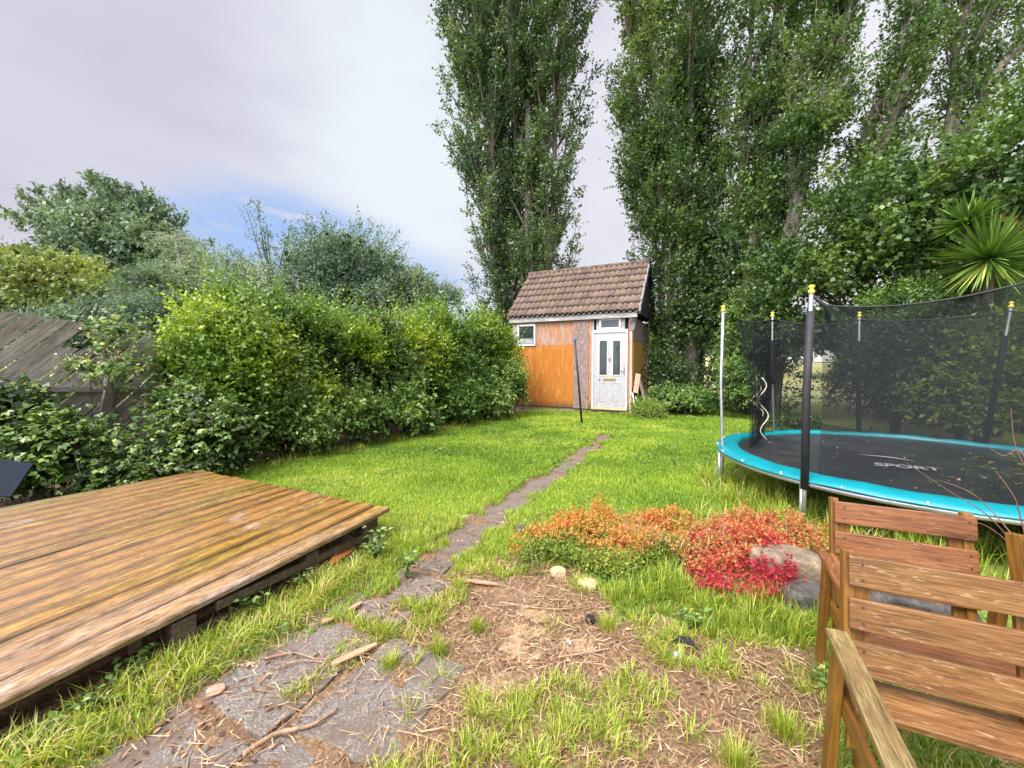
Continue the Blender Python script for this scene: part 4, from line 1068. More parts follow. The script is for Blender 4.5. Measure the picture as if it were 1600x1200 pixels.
# second poplar, just right of the shed
Y2 = 12.6
b1 = D(1075, 640, Y2); b1.z = 0; st2 = []
for (xs, r0) in (([1082, 1078, 1072, 1078, 1075, 1070], .26), ([1060, 1045, 1030, 1022, 1010, 995], .14), ([1045, 1030, 1005, 990, 975, 965], .10), ([1090, 1100, 1098, 1104, 1108, 1110], .15)):
    pts = [D(x, y, Y2+random.uniform(-.4, .4)) for x, y in zip(xs, (600, 430, 280, 120, -60, -260))]; pts[0].z = 0
    st2.append((pts, r0, .04))
poplar(tuple(b1), st2, 360, 17, 'dense poplar beside the right end of the shed', poplar2_m, .08, (.8, 2.1), .9, 22, .9, basal=900, gaps=.85, bfrac=.5)
# leaning poplars to the right
def leaning(loc_px, Y, stems, nbr, label, **k):
    b = D(loc_px[0], loc_px[1], Y); b.z = 0; S = []
    for pl, r0 in stems:
        pts = [D(x, y, Y+random.uniform(-.35, .35)) for x, y in pl]
        if pl[0][1] > 560: pts[0].z = 0
        S.append((pts, r0, .05))
    return poplar(tuple(b), S, nbr, 15, label, poplar2_m, **k)
leaning((1165, 640), 11.4, [([(1165, 620), (1172, 470), (1184, 290), (1200, 130), (1222, -40), (1240, -220)], .21), ([(1158, 600), (1150, 420), (1160, 260), (1172, 80), (1180, -120)], .09), ([(1175, 480), (1200, 330), (1215, 180), (1240, 20), (1260, -150)], .09)],
    300, 'slightly leaning poplar between the dense poplar and the forked one', leaf=.08, blen=(.5, 1.3), zlo=.9, zhi=20, basal=700, gaps=.36, bfrac=.40)
leaning((1210, 640), 10.6, [([(1205, 620), (1222, 440), (1248, 300), (1272, 210), (1308, 90), (1330, -20), (1360, -200)], .22), ([(1240, 330), (1246, 190), (1262, 120), (1290, 20), (1300, -120)], .13), ([(1262, 220), (1296, 150), (1312, 40), (1336, -60)], .12)],
    270, 'leaning poplar with a bare pale forked trunk high up', leaf=.078, blen=(.45, 1.2), zlo=.9, zhi=18, basal=420, gaps=.20, bfrac=.24)
leaning((1400, 640), 10.2, [([(1390, 620), (1350, 400), (1352, 224), (1396, 120), (1425, 10), (1450, -160)], .20), ([(1345, 330), (1392, 208), (1420, 120), (1450, 60), (1472, -60)], .16), ([(1330, 380), (1402, 160), (1425, 60), (1440, -60)], .10)],
    250, 'leaning poplar with two crossing bare trunks against the sky', leaf=.078, blen=(.45, 1.1), zlo=.9, zhi=17, basal=260, gaps=.15, bfrac=.25)
leaning((1440, 640), 10.0, [([(1430, 620), (1460, 330), (1512, 100), (1560, -10), (1610, -150)], .18), ([(1480, 280), (1560, 110), (1600, 60), (1660, -60)], .11), ([(1440, 420), (1480, 200), (1500, 40), (1530, -90)], .09)],
    230, 'rightmost leaning poplar, half hidden by the broad leafy tree', leaf=.078, blen=(.45, 1.2), zlo=.9, zhi=16, basal=160, gaps=.16, bfrac=.3)

# ---- broad-crowned trees and shrubs built of leafy lobes
def lobes_px(lst):
    """(px, py, Y, rx_px, rz_px, ry_m)"""
    out = []
    for px, py, Y, rx, rz, ry in lst:
        c = D(px, py, Y); out.append((tuple(c), (rx*Y/F, ry, rz*Y/F)))
    return out
def broad(name, label, catg, base, lobes, m_, ntw, tl, K, leaf, mat, asp=.6, group=None, bend=0, trunk=True, shell=.55, a=(.8, .7, .35), low=-.6, tmat=None, tr=.12, core=0, crnd=.35, parts=('crown', 'trunk'), extra=None, updir=.6, spread=.06, jitter=.5, cav=0.0):
    root = tree_thing(name, (base[0], base[1], 0), label, catg, group)
    Cc, out = lobes_clumps(lobes, m_, shell, low)
    fs = 1.0 if leaf < .12 else .35
    nz_ = vnoise(Cc[:, 0]+Cc[:, 2]*.6+31, Cc[:, 1]*.8+Cc[:, 2]*1.1, 1.7*fs)
    k = (Cc[:, 2] > .05) & (nz_ > cav*(.6+.8*rng.random(len(Cc)))); Cc, out = Cc[k], out[k]
    cn = vnoise(Cc[:, 0]-Cc[:, 2]*.8, Cc[:, 1]+Cc[:, 2]*.7+9, 1.25*fs)
    cn = np.clip((cn-.5)*1.5+.5+rng.normal(0, .16, len(cn)), 0, 1)
    arr = twig_leaves(Cc, out, ntw, tl, K, leaf, asp, a, bend, spread, min(.75, crnd*1.5), updir, jitter, col=cn)
    arr = [q[arr[0][:, 2] > .01] for q in arr]
    if extra is not None: arr = cat(arr, extra)
    add_crown(root, arr, mat, parts[0])
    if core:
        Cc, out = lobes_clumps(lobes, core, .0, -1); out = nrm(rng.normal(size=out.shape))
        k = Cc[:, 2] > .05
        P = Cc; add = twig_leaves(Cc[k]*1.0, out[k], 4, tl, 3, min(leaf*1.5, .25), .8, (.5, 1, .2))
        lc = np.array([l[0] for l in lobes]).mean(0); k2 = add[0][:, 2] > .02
        add_crown(root, [q[k2] for q in add], core_shade_m, 'inner_foliage')
    if trunk:
        tb = MB(); b = Vector((base[0], base[1], -.05))
        for c, r_ in lobes:
            c = Vector(c); fork = b.lerp(Vector((b.x*.6+c.x*.4, b.y*.6+c.y*.4, c.z)), .35)
            tb.tube([p-root.location for p in (b, b.lerp(fork, .6), fork, c)], [tr, tr*.8, tr*.55, tr*.15], 7)
            for q in range(7):
                e = c+Vector((random.uniform(-1, 1)*r_[0], random.uniform(-1, 1)*r_[1], random.uniform(-.3, 1)*r_[2]))*.85
                s = fork.lerp(c, random.uniform(.2, 1)); tb.tube([s-root.location, s.lerp(e, .5)+Vector((0, 0, .1*r_[2]))-root.location, e-root.location], [tr*.28, tr*.16, .006], 5, cap=False)
        tb.build(parts[1], tmat or bark_d, root)
    return root

# far left trees beyond the fence
lb = lobes_px([(190, 385, 30, 62, 55, 4), (235, 410, 29, 50, 55, 3.5), (170, 435, 29, 70, 45, 4)])
arms = [D(x, y, 30.5) for x, y in ((70, 322), (60, 352), (95, 310), (118, 305), (165, 290), (178, 298), (215, 305), (250, 320), (262, 345), (285, 372), (300, 400), (75, 375), (120, 330), (205, 300), (240, 335), (80, 340), (148, 312), (275, 395), (140, 350), (230, 360))]
o_ = D(190, 430, 30); cA = []; oA = []
for e in arms:
    for j in range(26):
        f = random.uniform(.35, 1.0); q = o_.lerp(e, f)+Vector((0, 0, 1.2*math.sin(f*3.1)*.3)); sp = .7*(1.15-f)+.12
        cA.append((q.x+random.gauss(0, sp), q.y+random.gauss(0, 1.2), q.z+random.gauss(0, sp*.6))); oA.append(tuple((e-o_).normalized()))
exA = twig_leaves(np.array(cA), np.array(oA), 5, .8, 7, .30, .5, (.8, .7, .3))
b = D(180, 560, 30); broad('chestnut_tree', 'large dark blue-green tree with spreading crown far off on the left', 'tree', b, lb, 600, 7, 1.0, 7, .32, bluegreen_m, .5, tr=.45, core=200, shell=.55, crnd=.5, extra=exA)  # bluish distance tint put into this tree's leaf colour in place of haze
lb = lobes_px([(20, 440, 20, 75, 42, 3), (110, 455, 19, 85, 42, 3), (60, 425, 22, 60, 22, 2.5), (175, 490, 18, 50, 42, 2), (-60, 470, 20, 70, 50, 3), (30, 500, 17, 110, 40, 2)])
b = D(80, 600, 20); broad('yellowing_tree', 'rounded olive-yellow tree at the far left above the fence', 'tree', b, lb, 1100, 7, .6, 7, .17, olive_m, .6, tr=.25, core=500, crnd=.4)
# birch
b = D(305, 600, 17); b.z = 0
root = tree_thing('birch_tree', tuple(b), 'thin wispy birch with two pale stems in front of the big dark tree', 'tree'); tb = MB(); Pc = []; Oc = []
for xs in ([(308, 560), (304, 470), (292, 440), (279, 400), (272, 370)], [(300, 570), (290, 480), (283, 430), (276, 385)], [(312, 560), (308, 480), (303, 440), (318, 420)]):
    pts = smooth_path([D(x, y, 17) for x, y in xs], 5); pts[0].z = .5; tb.tube([p-b for p in pts], [.09-.08*i/(len(pts)-1) for i in range(len(pts))], 6)
    for j in range(60):
        p = random.choice(pts[3:]); a = random.uniform(0, 6.28); l = random.uniform(.3, 1.25); q = p+Vector((math.cos(a)*l, math.sin(a)*l, random.uniform(-.3, .5)))
        tb.tube([p-b, p.lerp(q, .5)+Vector((0, 0, .12))-b, q-b], [.012, .008, .003], 4, cap=False)
        for k in range(3): Pc.append(tuple(p.lerp(q, random.uniform(.4, 1)))); Oc.append((math.cos(a), math.sin(a), -.2))
tb.build('trunk', bark_w, root); add_crown(root, twig_leaves(np.array(Pc), nrm(np.array(Oc)), 4, .45, 8, .075, .6, (.5, .6, -.3), -.3), birch_m)
# blue-green conifer-like shrubs behind the fence
lb = lobes_px([(190, 515, 9.5, 60, 36, .9), (265, 505, 9.5, 45, 38, .8), (130, 525, 9, 60, 26, .9), (50, 530, 9, 80, 24, .9), (250, 460, 12, 40, 32, 1)])
b = D(190, 600, 9.5); broad('cypress_bush', 'feathery blue-green cypress bush just behind the grey plank fence', 'bush', b, lb, 900, 9, .42, 10, .085, bluegreen_m, .28, tr=.08, core=350, crnd=.5, bend=-.25)
lb = lobes_px([(60, 640, 6.6, 110, 48, .5), (200, 640, 7.0, 90, 48, .5), (290, 620, 7.2, 60, 48, .5)])
b = D(150, 680, 6.8); broad('scrub_bush', 'yellow-green scrub glimpsed through the gaps of the grey plank fence', 'bush', b, lb, 420, 7, .35, 7, .08, olive_m, .5, tr=.04, core=160)
# twiggy tree
b = D(425, 600, 15); b.z = 0
root = tree_thing('hawthorn_tree', tuple(b), 'sparse twiggy tree with thin shoots reaching into the blue sky', 'tree'); tb = MB(); Pc = []; Oc = []
for (x0, y0, x1, y1) in ((425, 470, 385, 325), (430, 470, 402, 318), (435, 480, 415, 345), (430, 450, 455, 352), (420, 440, 355, 388), (435, 440, 470, 370), (410, 480, 372, 400), (400, 500, 345, 418), (440, 500, 480, 400), (380, 500, 330, 440), (425, 450, 412, 360), (440, 470, 445, 380)):
    p0, p1 = D(x0, y0, 15+random.uniform(-.4, .4)), D(x1, y1, 15+random.uniform(-.6, .6)); mm = p0.lerp(p1, .5)+Vector((random.uniform(-.1, .1), 0, .08))
    tb.tube([b-b, p0-b, mm-b, p1-b], [.08, .035, .02, .006], 5, cap=False)
    for k in range(34):
        f = random.random(); q = p0.lerp(mm, f*2) if f < .5 else mm.lerp(p1, f*2-1)
        sp = .30*(1-f)+.03; Pc.append((q.x+random.gauss(0, sp), q.y+random.gauss(0, sp), q.z+random.gauss(0, sp))); Oc.append(tuple((p1-p0).normalized()))
tb.build('trunk', bark_d, root); add_crown(root, twig_leaves(np.array(Pc), nrm(np.array(Oc)), 2, .22, 5, .07, .6, (.6, .7, .3)), bluegreen_m)
lb = lobes_px([(345, 445, 15.5, 60, 40, 1.2), (400, 460, 14.5, 50, 40, 1.2)])
b = D(350, 600, 15.5); broad('thorn_tree', 'loose grey-green bushy tree between the birch and the twiggy tree', 'tree', b, lb, 260, 5, .5, 7, .085, birch_m, .6, tr=.07, core=60)
# round blue-green tree in the middle
lb = lobes_px([(545, 430, 14, 62, 52, 1.7), (600, 440, 14.4, 38, 46, 1.3), (490, 440, 14, 42, 46, 1.3), (550, 480, 13.5, 80, 40, 1.5), (520, 400, 14.3, 40, 26, 1)])
b = D(550, 600, 14); spr = lobes_px([(545, 415, 14, 78, 52, 1.6)]); c2, o2 = lobes_clumps(spr, 130, .9, .1)
ex = twig_leaves(c2, o2, 2, .62, 9, .085, .5, (.9, .3, .5)); broad('round_tree', 'rounded blue-green tree with spiky shoots above the hedge', 'tree', b, lb, 900, 6, .42, 8, .085, bluegreen_m, .5, tr=.12, core=330, extra=ex, crnd=.45)
lb = lobes_px([(645, 450, 15, 32, 24, .9), (625, 470, 14, 30, 30, .9), (690, 470, 15, 30, 20, .8)])
b = D(645, 600, 15); broad('small_tree', 'small grey-green tree peeping over the hedge right of the round tree', 'tree', b, lb, 260, 6, .4, 7, .08, birch_m, .55, tr=.07, core=100)
# far screen of trees low on the horizon
for i, (px, py, Y, rx, rz, m_) in enumerate(((1105, 520, 34, 90, 30, 'olive'), (1010, 545, 40, 60, 22, 'dark'), (1320, 520, 30, 70, 34, 'dark'), (1440, 500, 26, 90, 50, 'dark'), (720, 540, 40, 90, 24, 'dark'), (1590, 480, 24, 90, 80, 'dark'), (420, 545, 45, 200, 26, 'dark'))):
    lb = lobes_px([(px-rx*.4, py+5, Y, rx*.6, rz, 2), (px+rx*.4, py, Y+1, rx*.6, rz*.9, 2)])
    b = D(px, 600, Y)
    broad('field_tree', ['pale olive tree in the meadow seen behind the dense poplar', 'low dark tree on the horizon behind the shed', 'dark tree in the meadow right of the white house', 'dark broad tree beyond the meadow behind the net', 'low dark tree behind the hedge end', 'tall dark tree far behind the cordyline', 'long low tree line far behind the hedge'][i], 'tree', b, lb, 260, 6, 1.0, 6, .38, olive_m if m_ == 'olive' else laurel_m, .6, tr=.2, core=120, group='trees across the meadow')

# ---- the hedge on the left: shrub after shrub along the lawn
def on_hedge(s, off=0.0): p = HEDGE+HD*s+np.array([-.857, .515])*off; return p
def shrub(s, off, hw, hd, ht, label, mat, leaf, m_, name='hedge_shrub', asp=.58, tl=.30, ntw=8, K=8, lob=11, blossom=0, a=(.8, .7, .35), core=170, catg='bush', low_k=.28, bend=0, crnd=.4, updir=.6):
    p = on_hedge(s, off); lb = []; leaf *= 1.2; m_ = int(m_*.85)
    for i in range(lob):
        t_ = random.uniform(-1, 1); z = random.uniform(low_k, .74)
        c = (p[0]+HD[0]*t_*hw*.6-.857*random.uniform(-.5, .5)*hd*.6, p[1]+HD[1]*t_*hw*.6+.515*random.uniform(-.5, .5)*hd*.6, ht*z)
        q = random.uniform(.20, .40); lb.append((c, (hw*q, hd*q+.05, ht*(.17+random.uniform(-.04, .08)))))
    lb.append(((p[0], p[1], ht*.50), (hw*.62, hd*.45, ht*.38)))
    tops = [q for q in lb if q[0][2] > ht*.5] or lb
    cT, oT = lobes_clumps(tops, 60, .9, .35); exT = twig_leaves(cT, oT, 2, tl*1.9, 13, leaf*.85, asp, (.6, .4, .8))
    o = broad(name, label, catg, (p[0], p[1]), lb, m_, ntw, tl, K, leaf, mat, asp, 'shrubs of the hedge', tr=.045, core=core, shell=.55, a=a, bend=bend, crnd=crnd, updir=updir, extra=exT, cav=.40)
    if blossom:
        Cc, out = lobes_clumps(lb, blossom*3, .95, .0); k = (out[:, 1] < .3) & (Cc[:, 2] > ht*.45); Cc, out = Cc[k][:blossom]+out[k][:blossom]*.14, out[k][:blossom]
        add_crown(o, twig_leaves(Cc, out, 5, .09, 5, .022, .9, (.5, 1, .5)), pink_m, 'blossom')
    return o
shrub(.45, .75, .75, 1.1, 2.35, 'yellow-green privet shrub at the near end of the hedge beside the fence', privet_m, .045, 750, tl=.30)
shrub(1.1, .95, 1.2, 1.4, 2.55, 'tall mixed green shrub second along the hedge with darker hollows', elder_m, .05, 750, tl=.32)
shrub(1.9, .80, 1.1, 1.2, 2.45, 'brightest lime-yellow topped privet shrub in the middle of the hedge', privet_m, .045, 750, tl=.32, lob=12)
shrub(3.2, .95, 1.3, 1.3, 2.30, 'green bramble shrub with pale pink blossom midway along the hedge', bramble_m, .06, 700, blossom=34, name='bramble_shrub')
shrub(4.2, .9, 1.2, 1.3, 2.55, 'upright mid-green shrub with yellowish tips right of the blossom', privet_m, .05, 700, tl=.35)
shrub(5.3, 1.0, 1.3, 1.4, 3.0, 'tall loose elder shrub near the shed end of the hedge', elder_m, .06, 800, tl=.38, asp=.5)
shrub(6.3, .75, 1.1, 1.2, 2.9, 'olive-tipped shrub touching the left side of the shed', privet_m, .055, 650, tl=.36)
shrub(5.6, .1, .7, .6, 1.2, 'low glossy green elder bush at the hedge foot before the shed', elder_m, .07, 330, tl=.26, lob=4, core=70)
shrub(6.35, -.05, .55, .5, 1.5, 'leafy shrub overlapping the left edge of the shed wall', elder_m, .055, 240, tl=.24, lob=5, core=60)
shrub(4.6, .25, .7, .6, 1.1, 'low dark bush at the hedge foot beside the lawn', elder_m, .06, 300, tl=.24, lob=4, core=70)
shrub(3.2, .15, .6, .5, .9, 'low elder bush with fresh pale leaves halfway along the hedge foot', elder_m, .07, 260, tl=.24, lob=4, core=60)
shrub(2.0, .25, .7, .6, 1.0, 'low dark bramble at the hedge foot behind the lawn edge', bramble_m, .05, 260, tl=.22, lob=4, core=80)
shrub(.9, .30, .8, .6, 1.0, 'low dark bramble at the hedge foot nearest the deck corner', bramble_m, .05, 280, tl=.22, lob=4, core=90)
shrub(3.0, 2.2, 3.0, 1.0, 2.1, 'dark shrub mass standing behind the hedge', elder_m, .06, 650, lob=8)
# wispy shoots on the hedge
tb = MB(); 

# ---- brambles over and below the fence
def trifoliate(Cc, out, ntw, tl, K, leaf, droop=-.15):
    m_ = len(Cc); n = m_*ntw
    A = np.repeat(Cc, ntw, 0)+rng.normal(0, .05, (n, 3)); O = np.repeat(out, ntw, 0)
    T = nrm(O*.8+nrm(rng.normal(size=(n, 3)))*.7+np.array([0, 0, .25])); ln = tl*rng.uniform(.5, 1.3, n)
    t = np.tile((np.arange(K)+.6)/K, n); A = np.repeat(A, K, 0); Tn = np.repeat(T, K, 0); l = np.repeat(ln, K)
    P = A+Tn*(l*t)[:, None]; P[:, 2] += droop*l*t*t
    base = nrm(Tn*.4+nrm(rng.normal(size=P.shape))); base[:, 2] *= .5; base = nrm(base)
    Nn = nrm(rng.normal(size=P.shape)*.4+np.array([-.0, -.25, .9])); S = nrm(np.cross(base, Nn))
    sz = leaf*rng.uniform(.6, 1.25, len(P)); r_ = rng.random(len(P))
    res = []
    for ang, k in ((0, 1.0), (1.15, .85), (-1.15, .85)):
        Dr = nrm(base*math.cos(ang)+S*math.sin(ang)-np.array([0, 0, .12])); res.append((P+base*(sz*.25)[:, None], Dr, Nn, sz*k, sz*k*.72, np.clip(r_+rng.normal(0, .06, len(P)), 0, 1)))
    return cat(*res)
def bramble(px, py, Y, rx, rz, ry, m_, label, leaf=.055, name='bramble_bush', blossom=0, core=120, tl=.3):
    lb = lobes_px([(px-rx*.35, py+rz*.2, Y, rx*.6, rz*.8, ry), (px+rx*.35, py+rz*.1, Y+.1, rx*.6, rz*.8, ry), (px, py, Y, rx*.55, rz, ry)])
    b = D(px, 700, Y); root = tree_thing(name, (b.x, b.y, 0), label, 'bush', 'brambles along the fence')
    Cc, out = lobes_clumps(lb, m_, .6, -.7); k = Cc[:, 2] > .02; arr = trifoliate(Cc[k], out[k], 5, tl, 5, leaf); arr = [q[arr[0][:, 2] > .02] for q in arr]
    add_crown(root, arr, bramble_m, 'foliage')
    Cc, out = lobes_clumps(lb, core, .0, -1); k = Cc[:, 2] > .0; add_crown(root, twig_leaves(Cc[k], out[k], 4, .25, 4, .07, .9, (.5, 1, .2)), core_shade_m, 'inner_foliage')
    st = MB()
    for i in range(9 if core else 2):
        c, r_ = random.choice(lb); c = Vector(c); s = Vector((c.x+random.uniform(-.3, .3), c.y+random.uniform(-.2, .2), 0)); a = random.uniform(0, 6.28)
        e = c+Vector((math.cos(a)*r_[0], math.sin(a)*r_[1]-.1, random.uniform(.0, 1.1)*r_[2])); m2 = s.lerp(e, .6)+Vector((0, 0, .3)); 
        st.tube([q-root.location for q in smooth_path([s, m2, e, e+Vector((math.cos(a)*.15, -.1, -.12))], 4)], .004, 4, cap=False)
    st.build('stems', bark_d, root)
    if blossom:
        Cc, out = lobes_clumps(lb, blossom*3, 1.0, .1); k = out[:, 1] < .4; Cc = Cc[k][:blossom]; out = out[k][:blossom]
        add_crown(root, twig_leaves(Cc+out*.12, out, 4, .06, 4, .020, .9, (.5, 1, .5)), pink_m, 'blossom')
bramble(70, 705, 4.0, 100, 44, .36, 130, 'dense green bramble at the far left beneath the fence rail', blossom=0)
bramble(0, 655, 3.95, 50, 28, .20, 45, 'bramble climbing onto the fence at the left edge of the photo')
bramble(215, 735, 4.15, 70, 22, .2, 60, 'bramble beyond the middle of the deck far edge')
bramble(320, 680, 4.8, 60, 55, .35, 110, 'bright-leaved bramble at the far corner of the deck')
bramble(170, 578, 4.5, 36, 6, .08, 12, 'bramble sprays with pale blossom arching over the fence boards', blossom=16, core=0)
bramble(285, 640, 4.9, 30, 20, .2, 36, 'leafy bramble over the fence just left of the privet', blossom=12, core=20)
bramble(172, 535, 4.7, 14, 20, .08, 10, 'upright bramble shoots poking above the fence gap', blossom=6, core=0)

syc_m = leaf_mat('sycamore leaves', [(0, (.03, .07, .02)), (.45, (.075, .145, .03)), (.8, (.15, .24, .05)), (1, (.27, .35, .09))], .32, .42, .5)
# ---- right side: broad leafy tree, cordyline, shrubs behind the trampoline
lb = lobes_px([(1400, 330, 8.6, 120, 90, 1.1), (1540, 290, 8.2, 100, 70, 1.2), (1640, 190, 7.8, 70, 80, 1.0), (1330, 410, 9.0, 90, 60, 1.0), (1480, 400, 8.8, 110, 60, 1.0), (1640, 360, 8.2, 90, 90, 1.1), (1250, 430, 9.6, 70, 50, .9)])
b = D(1500, 640, 8.9); broad('sycamore_tree', 'broad leafy tree filling the right above the trampoline, in front of the leaning poplars', 'tree', b, lb, 900, 6, .42, 7, .088, syc_m, .85, tr=.10, core=0, shell=.25, crnd=.4, low=-.9)
lb = lobes_px([(1400, 560, 7.2, 70, 62, .7), (1360, 600, 7.3, 50, 44, .6), (1450, 520, 7.4, 70, 50, .7), (1430, 620, 7.1, 60, 40, .6)])
b = D(1400, 650, 7.2); broad('laurel_bush', 'dark glossy bush behind the middle of the trampoline net', 'bush', b, lb, 480, 7, .3, 7, .06, laurel_m, .55, tr=.05, core=180, group='bushes behind the trampoline')
lb = lobes_px([(1490, 570, 6.6, 55, 55, .5), (1540, 600, 6.5, 60, 50, .5), (1460, 620, 6.6, 50, 45, .5), (1520, 640, 6.4, 70, 44, .5), (1545, 520, 6.8, 30, 30, .4)])
b = D(1500, 680, 6.5); broad('dogwood_bush', 'fresh yellow-green broad-leaved bush behind the right half of the net', 'bush', b, lb, 330, 6, .26, 7, .085, lime_m, .5, tr=.04, core=60, group='bushes behind the trampoline', updir=1.0, jitter=.35)
lb = lobes_px([(1520, 470, 7.6, 90, 34, .6), (1620, 500, 7.4, 70, 44, .6), (1420, 480, 7.9, 60, 28, .6)])
b = D(1560, 640, 7.6); broad('holly_bush', 'mid-green hedge top behind the net beneath the cordyline', 'bush', b, lb, 420, 7, .28, 7, .06, elder_m, .55, tr=.05, core=120, group='bushes behind the trampoline')
# undergrowth under the poplars
for (px, py, Y, rx, rz, ry, m_, label, mt, lf) in ((1065, 625, 11.0, 50, 18, .5, 200, 'ivy and nettles at the foot of the dense poplar', elder_m, .06), (1045, 590, 11.6, 28, 44, .5, 150, 'dark ivy bush between the shed end and the dense poplar', laurel_m, .06),
        (1150, 600, 10.2, 26, 40, .4, 130, 'shrubby growth below the poplars left of the net', elder_m, .06), (1010, 645, 10.3, 20, 16, .3, 110, 'small fresh green weed clump at the right corner of the shed', lime_m, .04),
        (1240, 668, 8.6, 50, 8, .4, 70, 'low dark scrub beyond the left part of the net', laurel_m, .06), (1165, 540, 10.8, 34, 80, .4, 300, 'ivy wrapped round the slightly leaning poplar', elder_m, .06), (1215, 520, 9.8, 34, 60, .5, 240, 'leafy ivy screen behind the open side of the net', poplar2_m, .07), (1105, 480, 11.8, 40, 70, .5, 260, 'dense ivy on the trunk of the dense poplar above the scrub', laurel_m, .07)):
    lb = lobes_px([(px-rx*.3, py, Y, rx*.7, rz, ry), (px+rx*.4, py+rz*.2, Y-.1, rx*.6, rz*.8, ry)])
    b = D(px, 640, Y); broad('undergrowth_bush', label, 'bush', b, lb, m_, 6, .22, 7, lf, mt, .55, tr=.02, core=int(m_*.3), group='undergrowth below the poplars')

def cordyline():
    Y = 7.0; b = D(1535, 640, Y); b.z = 0
    root = tree_thing('cordyline_palm', tuple(b), 'cordyline palm with two spiky green heads and a brown dead tuft at the right', 'palm')
    h1 = D(1545, 405, Y-.2)-b; h2 = D(1512, 350, Y+.1)-b; h3 = D(1562, 345, Y+.1)-b
    MB().tube([(0, 0, -.05), h1*.5+Vector((.03, 0, 0)), h1], [.09, .07, .06], 8).build('trunk', bark, root)
    MB().tube([h1*.6, h2*.8, h2], [.05, .045, .04], 8).build('trunk', bark, root)
    gm = leaf_mat('cordyline blades', [(0, (.04, .10, .02)), (.5, (.11, .21, .035)), (.85, (.24, .34, .06)), (1, (.46, .50, .12))], .2, .35, .5)
    dm = leaf_mat('dead cordyline', [(0, (.09, .03, .015)), (1, (.26, .12, .06))], .1, .8)
    def head(c, n, ln, mat, name, wd=.035, lowest=-.75):
        V = []; F4 = []; rn = []
        for i in range(n):
            az = random.uniform(0, 6.283); el = math.asin(random.uniform(lowest, 1)); L_ = ln*random.uniform(.75, 1.1)
            d = Vector((math.cos(az)*math.cos(el), math.sin(az)*math.cos(el), math.sin(el))); s = d.cross(Vector((0, 0, 1))).normalized() if abs(d.z) < .98 else Vector((1, 0, 0))
            s = (Matrix.Rotation(random.uniform(-.5, .5), 3, d)@s); k0 = len(V); seg = 5
            for j in range(seg+1):
                f = j/seg; p = c+d*(.03+L_*f)+Vector((0, 0, -.10*L_*f*f*(1-max(0, d.z)*.8))); w = wd*(.45+1.1*f)*(1-f)**.6*1.2 if j < seg else .001
                V.append(tuple(p-s*w)); V.append(tuple(p+s*w))
            r_ = random.random()
            r_ = r_*.75
            if el < -.35: r_ = min(1, r_+.3)
            for j in range(seg): a = k0+j*2; F4.append((a, a+1, a+3, a+2)); rn.append(r_)
        link(name, np_mesh(name, np.array(V), np.array(F4), np.array(rn)), mat, root)
    head(h1, 420, .80, gm, 'leaf_head', .017); head(h2, 150, .52, gm, 'leaf_head', .028, -.4); head(h3+Vector((.06, 0, -.1)), 130, .24, dm, 'dead_tuft', .010, -.6)
cordyline()

# ================================================================== GRASS AND LOW PLANTS
lawn_m = leaf_mat('lawn blades', [(0, (.10, .20, .018)), (.4, (.215, .345, .028)), (.75, (.37, .47, .05)), (.93, (.52, .56, .12)), (1, (.60, .54, .26))], .35, .45, .35)
tuft_m = leaf_mat('long grass blades', [(0, (.09, .17, .015)), (.4, (.22, .32, .028)), (.75, (.40, .46, .05)), (.92, (.54, .52, .13)), (1, (.60, .46, .24))], .35, .42, .4)
straw_m = leaf_mat('dead straw', [(0, (.13, .075, .035)), (.5, (.36, .23, .12)), (1, (.62, .46, .28))], .15, .7, .2)
def clear(x, y, soil_keep=None):
    u_, v_ = path_uv(x, y); wob = (vnoise(x, y, 5)-.5)*.20+(vnoise(x, y, 14)-.5)*.08
    onp = (u_ > -.01+wob) & (u_ < .29-.021*v_+wob) & (v_ > -.38) & (v_ < 5.6)
    onp2 = (u_ > .04+wob) & (u_ < .36+wob) & (v_ <= -.38) & (v_ > -3)
    onp3 = (u_ > .48+wob) & (u_ < .80+wob) & (v_ < -.97) & (v_ > -3)
    low = gz(x, y) < .002
    k = ~((onp | ((onp2 | onp3) & low))) & ~deck_in(x, y, -.02)
    inside = (x-SH.x)*U.x+(y-SH.y)*U.y; iny = (x-SH.x)*Vv.x+(y-SH.y)*Vv.y
    return k & ~((inside > -3.55) & (inside < .02) & (iny > .02) & (iny < 3.2))
def scatter(n, x0, x1, y0, y1):
    return rng.uniform(x0, x1, n), rng.uniform(y0, y1, n)
def in_view(x, y, m_=.25): return (np.abs(x) < y*1.32+m_+.45*(np.asarray(x) > 0)) & (y > .65)
